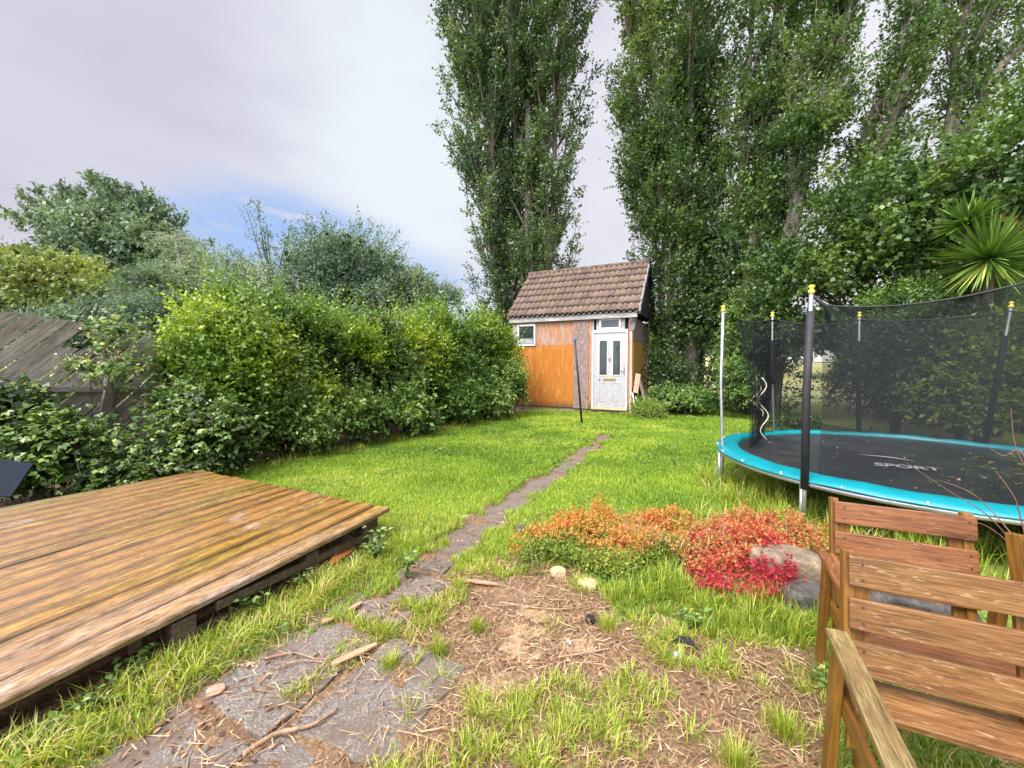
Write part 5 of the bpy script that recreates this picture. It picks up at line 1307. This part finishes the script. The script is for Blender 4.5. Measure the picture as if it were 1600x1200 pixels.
def lawn():
    # denser and finer near the camera, coarser away from it
    Ps, hs, ws, rs = [], [], [], []
    for (y0, y1, n, h, w) in ((.65, 2.2, 42000, .055, .0042), (2.2, 3.6, 68000, .055, .0048), (3.6, 5.5, 120000, .055, .006), (5.5, 8, 120000, .055, .009), (8, 12.8, 110000, .06, .014)):
        x, y = scatter(n*2, -5.5, 7.0, y0, y1)
        k = in_view(x, y) & clear(x, y) & ~soil_mask(x, y) & (hedge_off(x, y) < .25+.2*vnoise(x, y, 2))
        d = np.hypot(x-TCX, y-TCY); k &= (d > TR*.97) | (rng.random(len(x)) < .12)
        k &= vnoise(x+7, y, 3.1)+rng.random(len(x))*.8 > .32
        far = W(1060, 655); k &= rng.random(len(x)) > .8*np.exp(-(((x-far.x)/1.3)**2+((y-far.y-.8)/.9)**2))
        bc = W(1080, 880); k &= (((x-bc.x)/.8)**2+((y-bc.y)/.33)**2 > 1)
        x, y = x[k], y[k]; pn = vnoise(x, y, 1.3); pn2 = vnoise(x+30, y, 4.2)
        Ps.append(np.stack([x, y, gz(x, y)-.004], 1)); hs.append(h*rng.uniform(.5, 1.25, len(x))*(.6+.8*pn2)); ws.append(w*rng.uniform(.7, 1.3, len(x)))
        rs.append(np.clip(.15+.55*rng.random(len(x))**1.3+.55*(pn-.5)+.25*(pn2-.5)+.12*(rng.random(len(x)) > .93), 0, 1))
    P = np.concatenate(Ps); o = blades('lawn_grass', P, np.concatenate(hs), np.concatenate(ws), rng.uniform(.1, .85, len(P)), np.concatenate(rs), lawn_m)
    tag(o, 'short bright green lawn grass either side of the narrow path', 'grass', kind='stuff')
lawn()
def clover():
    n = 26000; x, y = scatter(n, -3.5, 3.5, 1.2, 9); k = in_view(x, y) & clear(x, y) & ~soil_mask(x, y) & (vnoise(x+17, y+4, 1.9) > .60) & (hedge_off(x, y) < 0) & (np.hypot(x-TCX, y-TCY) > TR); x, y = x[k], y[k]; n = len(x)
    P = np.stack([x, y, gz(x, y)+rng.uniform(.015, .05, n)], 1); a = rng.uniform(0, 6.283, n); Dr = nrm(np.stack([np.cos(a), np.sin(a), rng.uniform(-.2, .4, n)], 1)); Nn = nrm(rng.normal(size=(n, 3))*.3+np.array([0, 0, 1.]))
    L_ = rng.uniform(.012, .03, n)*(1+.12*y); tag(leaves_obj('lawn_weeds', P, Dr, Nn, L_, L_*.8, rng.random(n)*.8, elder_m), 'darker broad-leaved weeds and clover patches in the lawn', 'weeds', kind='stuff')
clover()
def tufts(pts, n_each, h, w, spread, name, label, mat=tuft_m, lean=(.1, .95), kind='stuff', hvar=.5, catg='grass', shift=0.0, group=None):
    P, hh, ll, rr, aa = [], [], [], [], []
    for (x, y, s) in pts:
        n = int(n_each*s); a = rng.uniform(0, 6.283, n); r_ = np.abs(rng.normal(0, spread*s, n))
        px, py = x+np.cos(a)*r_, y+np.sin(a)*r_; k = clear(px, py) | (kind == 'force'); px, py, a, r_ = px[k], py[k], a[k], r_[k]
        P.append(np.stack([px, py, gz(px, py)-.004], 1)); n = len(px)
        hh.append(h*s**.5*rng.uniform(1-hvar, 1.15, n)); ll.append(np.clip(lean[0]+(lean[1]-lean[0])*rng.random(n), 0, .98)); aa.append(a+rng.normal(0, .5, n))
        rr.append(np.clip(rng.random(n)*.8+rng.random()*.25+shift, 0, 1))
    P = np.concatenate(P); n = len(P)
    o = blades(name, P, np.concatenate(hh), w*rng.uniform(.6, 1.3, n), np.concatenate(ll), np.concatenate(rr), mat, np.concatenate(aa))
    tag(o, label, catg, group, kind if kind == 'stuff' else None); return o
# patchy grass creeping over the bare soil and the paving joints
pts = []
for i in range(3600):
    x, y = random.uniform(-2.0, 1.6), random.uniform(.85, 3.6)
    if not bool(in_view(x, y)) or bool(deck_in(np.array(x), np.array(y), .02)): continue
    s = bool(soil_mask(np.array([x]), np.array([y]))[0]); u_, v_ = path_uv(x, y)
    v = float(vnoise(x+3, y+9, 2.3))*.6+float(vnoise(x, y, 5.5))*.4
    bare = math.exp(-(((x-.15)/.45)**2+((y-2.15)/.42)**2))*.42
    if s and v < .475+bare: continue
    if not s and random.random() < .5: continue
    if v_ < -.3 and -.1 < u_ < .9 and v < .50: continue
    pts.append((x, y, random.uniform(.35, 1.0)))
for (a, b_) in ((430, 955), (460, 985), (540, 1010), (600, 975), (650, 1040), (690, 1060), (560, 1120), (480, 1160), (640, 1110), (340, 1090), (300, 1110), (250, 1160), (180, 1190), (740, 1100), (1000, 1130), (1080, 1160), (1190, 1080), (1240, 1060), (1150, 1010), (980, 960), (1010, 985), (860, 985)):
    p = W(a, b_); pts.append((p.x, p.y, 1.0))
tufts(pts, 46, .080, .0040, .045, 'patchy_grass', 'patchy short grass creeping over the bare earth and paving joints', shift=.06, lean=(.25, .98))
# straw and cuttings
n = 27000; x, y = scatter(n, -2.4, 1.9, .8, 3.7); k = in_view(x, y) & ~deck_in(x, y, -.02) & ((vnoise(x, y, 2.8) > .38) | (rng.random(n) < .25)); u_, v_ = path_uv(x, y); onslab = (u_ > -.05) & (u_ < .92) & (v_ < -.3); k &= ~onslab | (rng.random(n) < .38); k &= soil_mask(x, y) | deck_in(x, y, .3) | (path_uv(x, y)[1] < .1) & (rng.random(n) < .35) | (rng.random(n) < .18)
x, y = x[k], y[k]; P = np.stack([x, y, .012*rng.random(len(x))+np.maximum(gz(x, y), 0)+.005], 1); n = len(P)
tag(blades('dead_straw', P, rng.uniform(.02, .10, n), rng.uniform(.0018, .0045, n), rng.uniform(.93, .99, n), rng.random(n), straw_m, flat=True), 'dead straw and grass cuttings lying on the soil', 'straw', kind='stuff')
# leaf litter and bark chips: little curled flakes
n = 5200; x, y = scatter(n, -2.2, 1.9, .85, 3.5); k = in_view(x, y) & (soil_mask(x, y) | (path_uv(x, y)[1] < -.2) & (rng.random(n) < .35) | (rng.random(n) < .10)) & ~deck_in(x, y, -.02) & (vnoise(x+5, y, 3) > .35); x, y = x[k], y[k]; n = len(x)
P = np.stack([x, y, np.maximum(gz(x, y), 0)+.006], 1); Dr = nrm(np.stack([rng.normal(size=n), rng.normal(size=n), rng.normal(size=n)*.25], 1)); Nn = nrm(rng.normal(size=(n, 3))*.35+np.array([0, 0, 1.]))
litter_m = leaf_mat('dead leaves', [(0, (.06, .03, .018)), (.5, (.22, .11, .06)), (.85, (.40, .22, .12)), (1, (.55, .35, .22))], .1, .7, .3)
tag(leaves_obj('leaf_litter', P, Dr, Nn, rng.uniform(.010, .042, n), rng.uniform(.006, .022, n), rng.random(n), litter_m), 'small brown dead leaves and bark chips scattered on the soil', 'litter', kind='stuff')
# pebbles and grit: squashed little stones
def grit():
    n = 2600; x, y = scatter(n, -1.8, 1.6, .85, 3.4); k = in_view(x, y) & soil_mask(x, y); x, y = x[k], y[k]; n = len(x)
    P = np.stack([x, y, gz(x, y)+.001], 1); s = rng.uniform(.002, .008, n)[:, None]
    o6 = np.array([(1, 0, 0), (-1, 0, 0), (0, 1, 0), (0, -1, 0), (0, 0, .6), (0, 0, -.6)]); V = (P[:, None]+o6[None]*s[:, None]*rng.uniform(.6, 1.3, (n, 6, 1))).reshape(-1, 3)
    f = np.array([(0, 2, 4), (2, 1, 4), (1, 3, 4), (3, 0, 4), (2, 0, 5), (1, 2, 5), (3, 1, 5), (0, 3, 5)]); Fc = ((np.arange(n)*6)[:, None, None]+f[None]).reshape(-1, 3)
    tag(link('grit', np_mesh('grit', V, Fc, np.repeat(rng.random(n), 8)), leaf_mat('grit', [(0, (.05, .045, .04)), (.6, (.2, .17, .15)), (1, (.55, .5, .45))], 0, .8)), 'fine grit and small stones on the bare soil', 'gravel', kind='stuff')
grit()
# long grass: under the trampoline, round the bed, along the deck, hedge foot
pts = []
for i in range(150):
    a = random.uniform(150, 285); r_ = TR*random.uniform(.72, 1.13); pts.append((TCX+r_*math.cos(R(a)), TCY+r_*math.sin(R(a)), random.uniform(.4, 1)))
for px in range(1000, 1300, 13): p = W(px+random.uniform(-8, 8), random.uniform(815, 850)); pts.append((p.x, p.y, random.uniform(.4, .9)))
tufts(pts, 38, .26, .007, .07, 'long_grass', 'long rough grass round and beneath the near edge of the trampoline', lean=(.1, .85))
pts = []
for i in range(70):
    f = random.random(); p = W(1010+random.uniform(-60, 60), random.uniform(875, 950)); pts.append((p.x, p.y, random.uniform(.3, .9)))
for i in range(60): p = W(random.uniform(1090, 1290), random.uniform(945, 1010)); pts.append((p.x, p.y, random.uniform(.3, .8)))
tufts(pts, 34, .17, .006, .05, 'long_grass', 'lush green long grass in front of the red and orange ground cover', lean=(.05, .8), shift=-.08)
pts = []
for i in range(260):
    v_ = random.uniform(.0, 3.1); o = random.uniform(-.06, .22); q = DECK1-PV*v_+PU*o; pts.append((q[0], q[1], random.uniform(.3, .9)))
tufts(pts, 34, .16, .0045, .05, 'long_grass', 'matted pale grass along the open side of the deck', lean=(.4, .98), shift=.15)
pts = []
for i in range(260):
    s = random.uniform(-1.2, 7); q = on_hedge(s, random.uniform(-.22, .35)); pts.append((q[0], q[1], random.uniform(.4, 1)))
tufts(pts, 26, .16, .009, .10, 'long_grass', 'longer dull grass along the foot of the hedge', lean=(.2, .9), shift=.05)
pts = []
for i in range(60): p = shed_pt(random.uniform(-2.9, .3), random.uniform(-.35, -.05), 0); pts.append((p.x, p.y, random.uniform(.4, .9)))
for i in range(14): p = W(915+random.uniform(-25, 40), 668+random.uniform(-4, 14)); pts.append((p.x, p.y, random.uniform(.4, .8)))
tufts(pts, 26, .15, .012, .09, 'long_grass', 'uncut grass along the front of the shed and round the clothes post', lean=(.2, .9))
# countable tufts standing alone
for (a, b_, s, lab) in ((745, 978, .9, 'lone bright round grass tuft on the bare soil'), (600, 985, 1.1, 'grass tuft on the paving left of the lone bright tuft'), (684, 1012, 1.0, 'yellow-green grass tuft below the lone bright tuft'), (608, 1035, .9, 'grass tuft at the end of the orange bark strip'),
        (1150, 1200, 1.3, 'bright yellow-green tuft at the bottom edge right of centre'), (1225, 1150, 1.4, 'wide spiky tuft beside the leg of the nearest chair'), (948, 975, 1.0, 'green tuft beside the black scrap on the soil')):
    p = W(a, b_+8); tufts([(p.x, p.y, s)], 190, .085, .0032, .030, 'grass_tuft', lab, kind='force', lean=(.05, .75), catg='grass tuft', group='separate grass tufts on the bare soil')
# ---- orange / red ground cover on the bed
def groundcover(polypx, n, mat, name, label, h=.17, leaf=.017, bias=None):
    poly = wp(polypx); xs = [q[0] for q in poly]; ys = [q[1] for q in poly]
    x, y = scatter(n*4, min(xs)-.1, max(xs)+.1, min(ys)-.1, max(ys)+.1); nz = (vnoise(x, y, 7)-.5)*.22
    k = inpoly(x+nz, y+nz*.7, poly) & (vnoise(x+11, y, 6)+rng.random(len(x))*.5 > .42); x, y = x[k][:n], y[k][:n]
    hh = h*(.15+1.2*vnoise(x, y, 4.5)**1.3)*(.55+.9*vnoise(x+3, y, 11)); P0 = np.stack([x, y, gz(x, y)+hh*rng.uniform(.12, 1, len(x))**.7], 1)
    out = nrm(rng.normal(size=P0.shape)*.5+np.array([0, 0, .8]))
    return twig_leaves(P0, out, 2, .05, 5, leaf, .75, (.6, .8, .4), 0, .012, .55, .7, .6, col=np.clip(vnoise(x, y, 3)*.7+.3*rng.random(len(x)), 0, 1))
orange_m = leaf_mat('orange ground cover', [(0, (.05, .09, .02)), (.28, (.17, .23, .035)), (.46, (.44, .33, .06)), (.62, (.64, .26, .06)), (.85, (.60, .13, .05)), (1, (.50, .05, .05))], .3, .5)
green_gc = leaf_mat('green orange ground cover', [(0, (.06, .11, .02)), (.45, (.17, .26, .035)), (.75, (.34, .34, .06)), (1, (.48, .22, .06))], .3, .5)
red_m = leaf_mat('red ground cover', [(0, (.10, .05, .02)), (.25, (.28, .02, .03)), (.55, (.46, .035, .05)), (.85, (.58, .11, .12)), (1, (.55, .30, .14))], .3, .5)
def stuff_cover(arr, mat, name, label): P, Dr, Nn, Ln, Wn, r_ = arr; tag(leaves_obj(name, P, Dr, Nn, Ln, Wn, r_, mat), label, 'ground cover', kind='stuff')
stuff_cover(groundcover([(795, 872), (850, 848), (905, 846), (940, 822), (1010, 818), (1080, 828), (1120, 845), (1040, 888), (960, 890), (880, 880)], 2700, orange_m, 'x', ''), orange_m, 'orange_ground_cover', 'orange leaved ground cover on the left part of the bed')
stuff_cover(groundcover([(800, 890), (830, 862), (960, 872), (1050, 875), (1080, 900), (960, 915), (870, 905)], 1700, green_gc, 'x', '', .10), green_gc, 'green_ground_cover', 'yellow green ground cover at the front of the bed')
stuff_cover(groundcover([(960, 880), (1010, 830), (1060, 826), (1180, 838), (1300, 872), (1300, 895), (1220, 893), (1180, 905), (1120, 925), (1060, 910)], 2500, leaf_mat('orange red ground cover', [(0, (.12, .17, .03)), (.28, (.30, .28, .07)), (.45, (.50, .24, .08)), (.7, (.55, .12, .06)), (1, (.50, .04, .05))], .3, .5), 'x', ''), bpy.data.materials['orange red ground cover'], 'red_orange_ground_cover', 'red and orange ground cover on the right part of the bed')
stuff_cover(groundcover([(1060, 900), (1100, 850), (1190, 860), (1260, 905), (1250, 945), (1180, 955), (1090, 950)], 900, red_m, 'x', '', .15), red_m, 'red_ground_cover', 'deep red ground cover spilling before the big stone')
pts = []
for i in range(60): p = W(random.uniform(820, 1280), random.uniform(835, 900)); pts.append((p.x, p.y, random.uniform(.15, .5)))
tufts(pts, 20, .36, .004, .05, 'seeding_grass', 'thin seeding grass stalks standing among the orange ground cover', mat=straw_m, lean=(.05, .6))
tufts([(q[0]+.05, q[1]+.03, q[2]) for q in pts], 24, .30, .005, .05, 'seeding_grass', 'green grass growing up through the orange ground cover', lean=(.1, .8))
# fallen leaves on the mat
n = 60; a = rng.uniform(0, 6.283, n); r_ = TR*.8*np.sqrt(rng.random(n)); P = np.stack([TCX+r_*np.cos(a), TCY+r_*np.sin(a), np.full(n, TZ-.006)], 1); Dr = nrm(np.stack([rng.normal(size=n), rng.normal(size=n), rng.normal(size=n)*.1], 1))
tag(leaves_obj('fallen_leaves', P, Dr, nrm(rng.normal(size=(n, 3))*.2+np.array([0, 0, 1.])), rng.uniform(.02, .06, n), rng.uniform(.015, .03, n), rng.random(n)*.6+.4, litter_m), 'few fallen leaves lying on the black trampoline mat', 'leaves', kind='stuff')
# ---- stones
def stone(name, px, py, size, label, mat, rz=0, seed=0, catg='stone', sink=.3, group=None):
    p = W(px, py); r2 = np.random.default_rng(seed); bm = bmesh.new(); bmesh.ops.create_icosphere(bm, subdivisions=4, radius=1)
    off = r2.uniform(0, 30)
    for v in bm.verts:
        c = v.co; d = 1+.22*(float(vnoise(c.x*1.3+off, c.y*1.3+c.z, 1.5))-.5)+.12*(float(vnoise(c.x+c.z*2, c.y+off, 3.5))-.5)
        c = c*d; c.x = max(-.82, min(.82, c.x)); c.y = max(-.8, min(.8, c.y)); c.z = max(-.7, min(.74, c.z))
        v.co = Vector((c.x*size[0], c.y*size[1], c.z*size[2]))
    me = bpy.data.meshes.new(name); bm.to_mesh(me); bm.free()
    for q in me.polygons: q.use_smooth = True
    o = link(name, me, mat, None, (p.x, p.y, float(gz(p.x, p.y))+size[2]*(.7-sink)), (0, 0, rz)); tag(o, label, catg, group)
def stone_mat(name, cs):
    t = NT(name); v = t.coord('Object'); a = t.noise(v, 8, 6, .7); b = t.noise(v, 45, 5, .7); col = t.ramp(a, [(.3, cs[0]), (.5, cs[1]), (.7, cs[2])])
    col = t.mix(t.math('MULTIPLY', t.math('SUBTRACT', b, .5), 4, True), col, tuple(x*.6 for x in cs[0])); t.bsdf(col, .8, .3, bump=b, bstr=.8, bdist=.01); return t.mat
sm1 = stone_mat('brown grey rock', ((.08, .06, .042), (.19, .145, .10), (.33, .25, .14))); sm2 = stone_mat('dark wet rock', ((.03, .027, .024), (.085, .076, .066), (.17, .15, .13))); sm3 = stone_mat('sandstone', ((.34, .24, .12), (.52, .39, .20), (.62, .50, .30)))
stone('rockery_stone', 1232, 912, (.27, .14, .14), 'big flat brown rock behind the red ground cover', sm1, -.4, 1)
stone('rockery_stone', 1265, 950, (.18, .12, .09), 'dark rock below the big flat brown rock', sm2, -.3, 2)
stone('rockery_stone', 1400, 970, (.35, .16, .16), 'long grey rock seen through the back slats of the nearest chair', sm2, -.35, 3)
stone('sandstone_block', 872, 905, (.055, .045, .035), 'left pale sandstone lump at the front of the bed', sm3, .3, 4, 'stone')
stone('sandstone_block', 918, 922, (.07, .05, .03), 'right pale sandstone lump partly under the grass', sm3, -.4, 5, 'stone')
stone('rockery_stone', 812, 838, (.05, .05, .05), 'small grey stone at the left end of the orange ground cover', sm2, .2, 6)
# ---- sticks, bark, scraps
stick_m = bark_mat('dry stick', (.20, .11, .06), (.50, .34, .22))
def stick(pxs, r0, r1, label, name='fallen_stick', lift=.012, mat=None):
    pts = [W(a, b_) for a, b_ in pxs]; pts = [Vector((p.x, p.y, max(0, float(gz(p.x, p.y)))+lift+random.uniform(0, .008))) for p in pts]; pts = smooth_path(pts, 4); b = pts[0].copy()
    n = len(pts); o = MB().tube([p-b for p in pts], [r0+(r1-r0)*i/(n-1) for i in range(n)], 7).build(name, mat or stick_m, None, b); tag(o, label, 'stick', 'sticks lying on the ground')
stick([(380, 1185), (425, 1155), (450, 1148), (490, 1138), (528, 1112)], .010, .005, 'thick pale crooked stick on the paving at the bottom')
stick([(415, 1035), (460, 1026), (500, 1036), (545, 1022), (590, 985)], .004, .002, 'long thin brown twig across the grey paving')
stick([(430, 1050), (470, 1038), (510, 1040)], .004, .002, 'short thin twig just below the long paving twig')
stick([(735, 912), (790, 920), (840, 938)], .003, .002, 'thin dark twig near the top of the bare soil')
stick([(780, 945), (860, 957), (925, 955)], .005, .003, 'straight twig lying left of the black scrap')
stick([(872, 1032), (910, 1026), (955, 1020)], .006, .004, 'mossy stick below the white scrap')
stick([(620, 960), (650, 985), (668, 1012)], .004, .002, 'bent twig left of the lone bright tuft')
stick([(770, 985), (772, 1020), (800, 1085)], .002, .0015, 'thin curved root strand on the soil')
stick([(120, 1160), (190, 1110), (235, 1060), (250, 1050)], .007, .004, 'brown stem lying along the grass in front of the deck')
stick([(200, 1085), (205, 1130), (230, 1170)], .003, .002, 'thin orange-brown stem crossing the paving by the deck')
stick([(1170, 1040), (1210, 1065), (1240, 1090)], .003, .002, 'dry twig near the leg of the nearest chair')
stick([(960, 1040), (1010, 1080), (1060, 1130)], .003, .002, 'thin twig on the earth at bottom right')
stick([(620, 1150), (680, 1165), (730, 1195)], .003, .002, 'thin grey twig on the lowest paving')
tb = MB()
for i in range(90):
    a, b_ = random.uniform(540, 1270), random.uniform(900, 1190); l = random.uniform(15, 75); an = random.uniform(0, 3.14)
    pts = [W(a, b_), W(a+l*.5*math.cos(an)+random.uniform(-6, 6), b_+l*.3*math.sin(an)), W(a+l*math.cos(an), b_+l*.6*math.sin(an))]
    pts = smooth_path([Vector((p.x, p.y, max(0, float(gz(p.x, p.y)))+.010+random.uniform(0, .01))) for p in pts], 3); r_ = random.uniform(.001, .0026)
    tb.tube(pts, [r_*(1-.6*k/(len(pts)-1)) for k in range(len(pts))], 5)
tag(tb.build('twig_litter', stick_m), 'tangle of fine dry twigs strewn over the bare soil', 'twigs', kind='stuff')
bk = wood_mat('orange bark strip', [(0, (.28, .12, .06)), (.5, (.45, .22, .13)), (1, (.60, .36, .24))], rough=.7)
rd = wood_mat('red painted offcut', [(0, (.38, .08, .02)), (.5, (.55, .16, .04)), (1, (.66, .30, .12))], rough=.5)
def strip(px0, px1, w, label, mat, name='bark_strip', tilt=.1, z=.015, catg='bark'):
    a, b_ = W(*px0), W(*px1); d = b_-a; o = MB(); n = 6
    pr = [(-d.length/2, -w*.4), (-d.length*.2, -w*.5), (d.length*.2, -w*.5), (d.length/2, -w*.25), (d.length*.46, w*.3), (d.length*.1, w*.5), (-d.length*.3, w*.5), (-d.length/2, w*.2)]
    o.prism([(x, y, 0) for x, y in pr], (0, 0, .010)); c = (a+b_)/2; tag(o.build(name, mat, None, (c.x, c.y, z+max(0, float(gz(c.x, c.y)))), (tilt, .05, math.atan2(d.y, d.x)), bevel=.002), label, catg)
strip((518, 1046), (590, 1010), .035, 'long orange-brown bark strip on the paving', bk)
strip((503, 979), (522, 970), .03, 'small reddish bark flake on the grey paving', bk)
strip((728, 913), (778, 917), .025, 'dark red bark strip at the top of the bare soil', bk)
strip((515, 898), (552, 868), .05, 'red-orange painted wood offcut leaning by the deck edge', rd, 'wood_offcut', .5, .05, 'wood')
strip((545, 960), (565, 945), .03, 'curled tan bark flake beside the deck grass', bk)
strip((322, 1090), (352, 1078), .05, 'rusty orange crumpled leaf on the grey paving', bk, 'dead_leaf', .2, .012, 'leaf')
blk = plain_mat('black plastic scrap', (.02, .02, .022), .35, .5, bstr=.8, scale=20); wht = plain_mat('crumpled foil', (.62, .64, .68), .35, .6, .5, scale=30, bstr=1)
stone('foil_ball', 1059, 1031, (.022, .02, .02), 'crumpled silver foil ball on the grass', wht, 0, 11, 'foil', 0)
stone('white_scrap', 889, 1004, (.010, .022, .008), 'small white scrap on the bare soil', wht, .5, 12, 'scrap', 0)
stone('black_scrap', 922, 973, (.028, .03, .022), 'small crumpled black scrap at the edge of the soil', blk, .3, 13, 'scrap', 0)
o = MB(); pp = [(-.05, -.01, 0), (-.02, .02, .015), (.03, .02, .02), (.06, -.025, .004), (.01, -.015, .018)]; o.prism(pp, (0, 0, .003)); q = W(1068, 1014)
tag(o.build('plastic_scrap', blk, None, (q.x, q.y, .03), (0, 0, -.4)), 'flat grey-black plastic scrap just above the foil ball', 'scrap')
# slanting dark panel at the left edge
q = D(-10, 745, 3.3); tag(MB().box((0, 0, 0), (.34, .03, .30), Euler((R(-35), R(18), R(30))).to_matrix()).build('slate_panel', plain_mat('dark blue grey panel', (.02, .027, .038), .8, .15), None, q, bevel=.006), 'dark blue-grey panel leaning among the brambles at the left edge', 'panel')
# ---- leafy weeds by the deck
def weed(px, py, label, n=9, h=.22, leaf=.05, mat=None, name='weed_plant', spread=.10):
    b = W(px, py); b.z = float(gz(b.x, b.y)); root = tree_thing(name, tuple(b), label, 'weed'); tb = MB(); Pc, Dc, Nc, Lc = [], [], [], []
    for i in range(n):
        a = random.uniform(0, 6.28); e = Vector((math.cos(a)*random.uniform(.2, 1)*spread, math.sin(a)*random.uniform(.2, 1)*spread, h*random.uniform(.5, 1.1))); m2 = Vector((e.x*.3, e.y*.3, e.z*.6)); pt = smooth_path([Vector((0, 0, 0)), m2, e], 4)
        tb.tube(pt, [.0025]*5+[.0015]*(len(pt)-5), 4, cap=False)
        for k in range(7):
            f = .3+.7*k/6; p = pt[min(int(f*(len(pt)-1)), len(pt)-1)]; aa = a+k*2.4; Pc.append(tuple(p)); Dc.append((math.cos(aa), math.sin(aa), random.uniform(-.1, .5))); Nc.append((random.gauss(0, .2), random.gauss(0, .2), 1)); Lc.append(leaf*random.uniform(.5, 1.1))
    tb.build('stems', straw_m if False else bark_d, root); Lc = np.array(Lc); leaves_obj('foliage', np.array(Pc), nrm(np.array(Dc)), nrm(np.array(Nc)), Lc, Lc*.6, rng.random(len(Lc)), mat or bramble_m, root)
weed(275, 1005, 'leafy green weed growing out from beneath the deck edge', 9, .16, .055)
weed(150, 1110, 'low green weed patch at the bottom left before the deck', 8, .09, .04)
weed(590, 880, 'bindweed shoots hanging at the far corner of the deck', 12, .24, .055, spread=.16)
weed(635, 905, 'drooping dark green plant on the path edge right of the deck corner', 6, .16, .06)
weed(560, 855, 'ivy-like weed under the far corner of the deck', 9, .14, .05)
weed(1080, 985, 'broad-leaved green weed below the red ground cover', 8, .07, .05, elder_m)
weed(1290, 1075, 'small weed at the foot of the far chair', 7, .08, .04, lime_m)
weed(470, 925, 'small leafy weed by the middle deck post', 8, .12, .04)
weed(210, 1065, 'mixed green weeds just below the deck edge at the left', 10, .11, .045, elder_m)
weed(395, 965, 'pale stemmed weed left of the middle deck post', 8, .13, .045)
weed(60, 1170, 'clump of yellow-green weeds in the bottom left corner', 10, .08, .04, lime_m)
weed(318, 742, 'bramble sprig lying over the far corner of the deck', 7, .16, .05)
for (a, b_, l_) in ((1490, 850, 'leafy thin-stemmed weed rising behind the red-brown chair'), (1560, 850, 'tall leafy weed rising between the chairs and the trampoline'), (1595, 840, 'tall green weed at the right edge in front of the pad')):
    weed(a, b_, l_, 12, .62, .05, lime_m, spread=.22)
# arching dry twigs over the pad at the right
tb = MB(); bb = W(1590, 880)
for pl in (((1600, 870, 1.9), (1540, 805, 1.9), (1480, 770, 1.95), (1420, 722, 2.0)), ((1640, 830, 1.9), (1600, 712, 2.0), (1570, 712, 2.05), (1538, 697, 2.1)), ((1610, 880, 1.8), (1560, 810, 1.85), (1520, 770, 1.9), (1470, 752, 2.0)),
           ((1650, 860, 1.9), (1615, 760, 1.9), (1590, 700, 1.9), (1578, 640, 1.9)), ((1600, 900, 1.8), (1575, 850, 1.8), (1540, 820, 1.8), (1500, 812, 1.8)), ((1620, 900, 1.9), (1595, 800, 1.9), (1580, 775, 1.9), (1555, 740, 1.95))):
    pt = smooth_path([D(*q)-bb+Vector((random.uniform(-.01, .01), 0, random.uniform(-.01, .01))) for q in pl], 6); n = len(pt)
    tb.tube(pt, [.0035-.0024*i/(n-1) for i in range(n)], 5, cap=False)
tag(tb.build('bramble_canes', bark_mat('red brown cane', (.12, .05, .04), (.32, .17, .12)), None, bb), 'bare reddish arching canes in front of the trampoline at the right', 'canes')
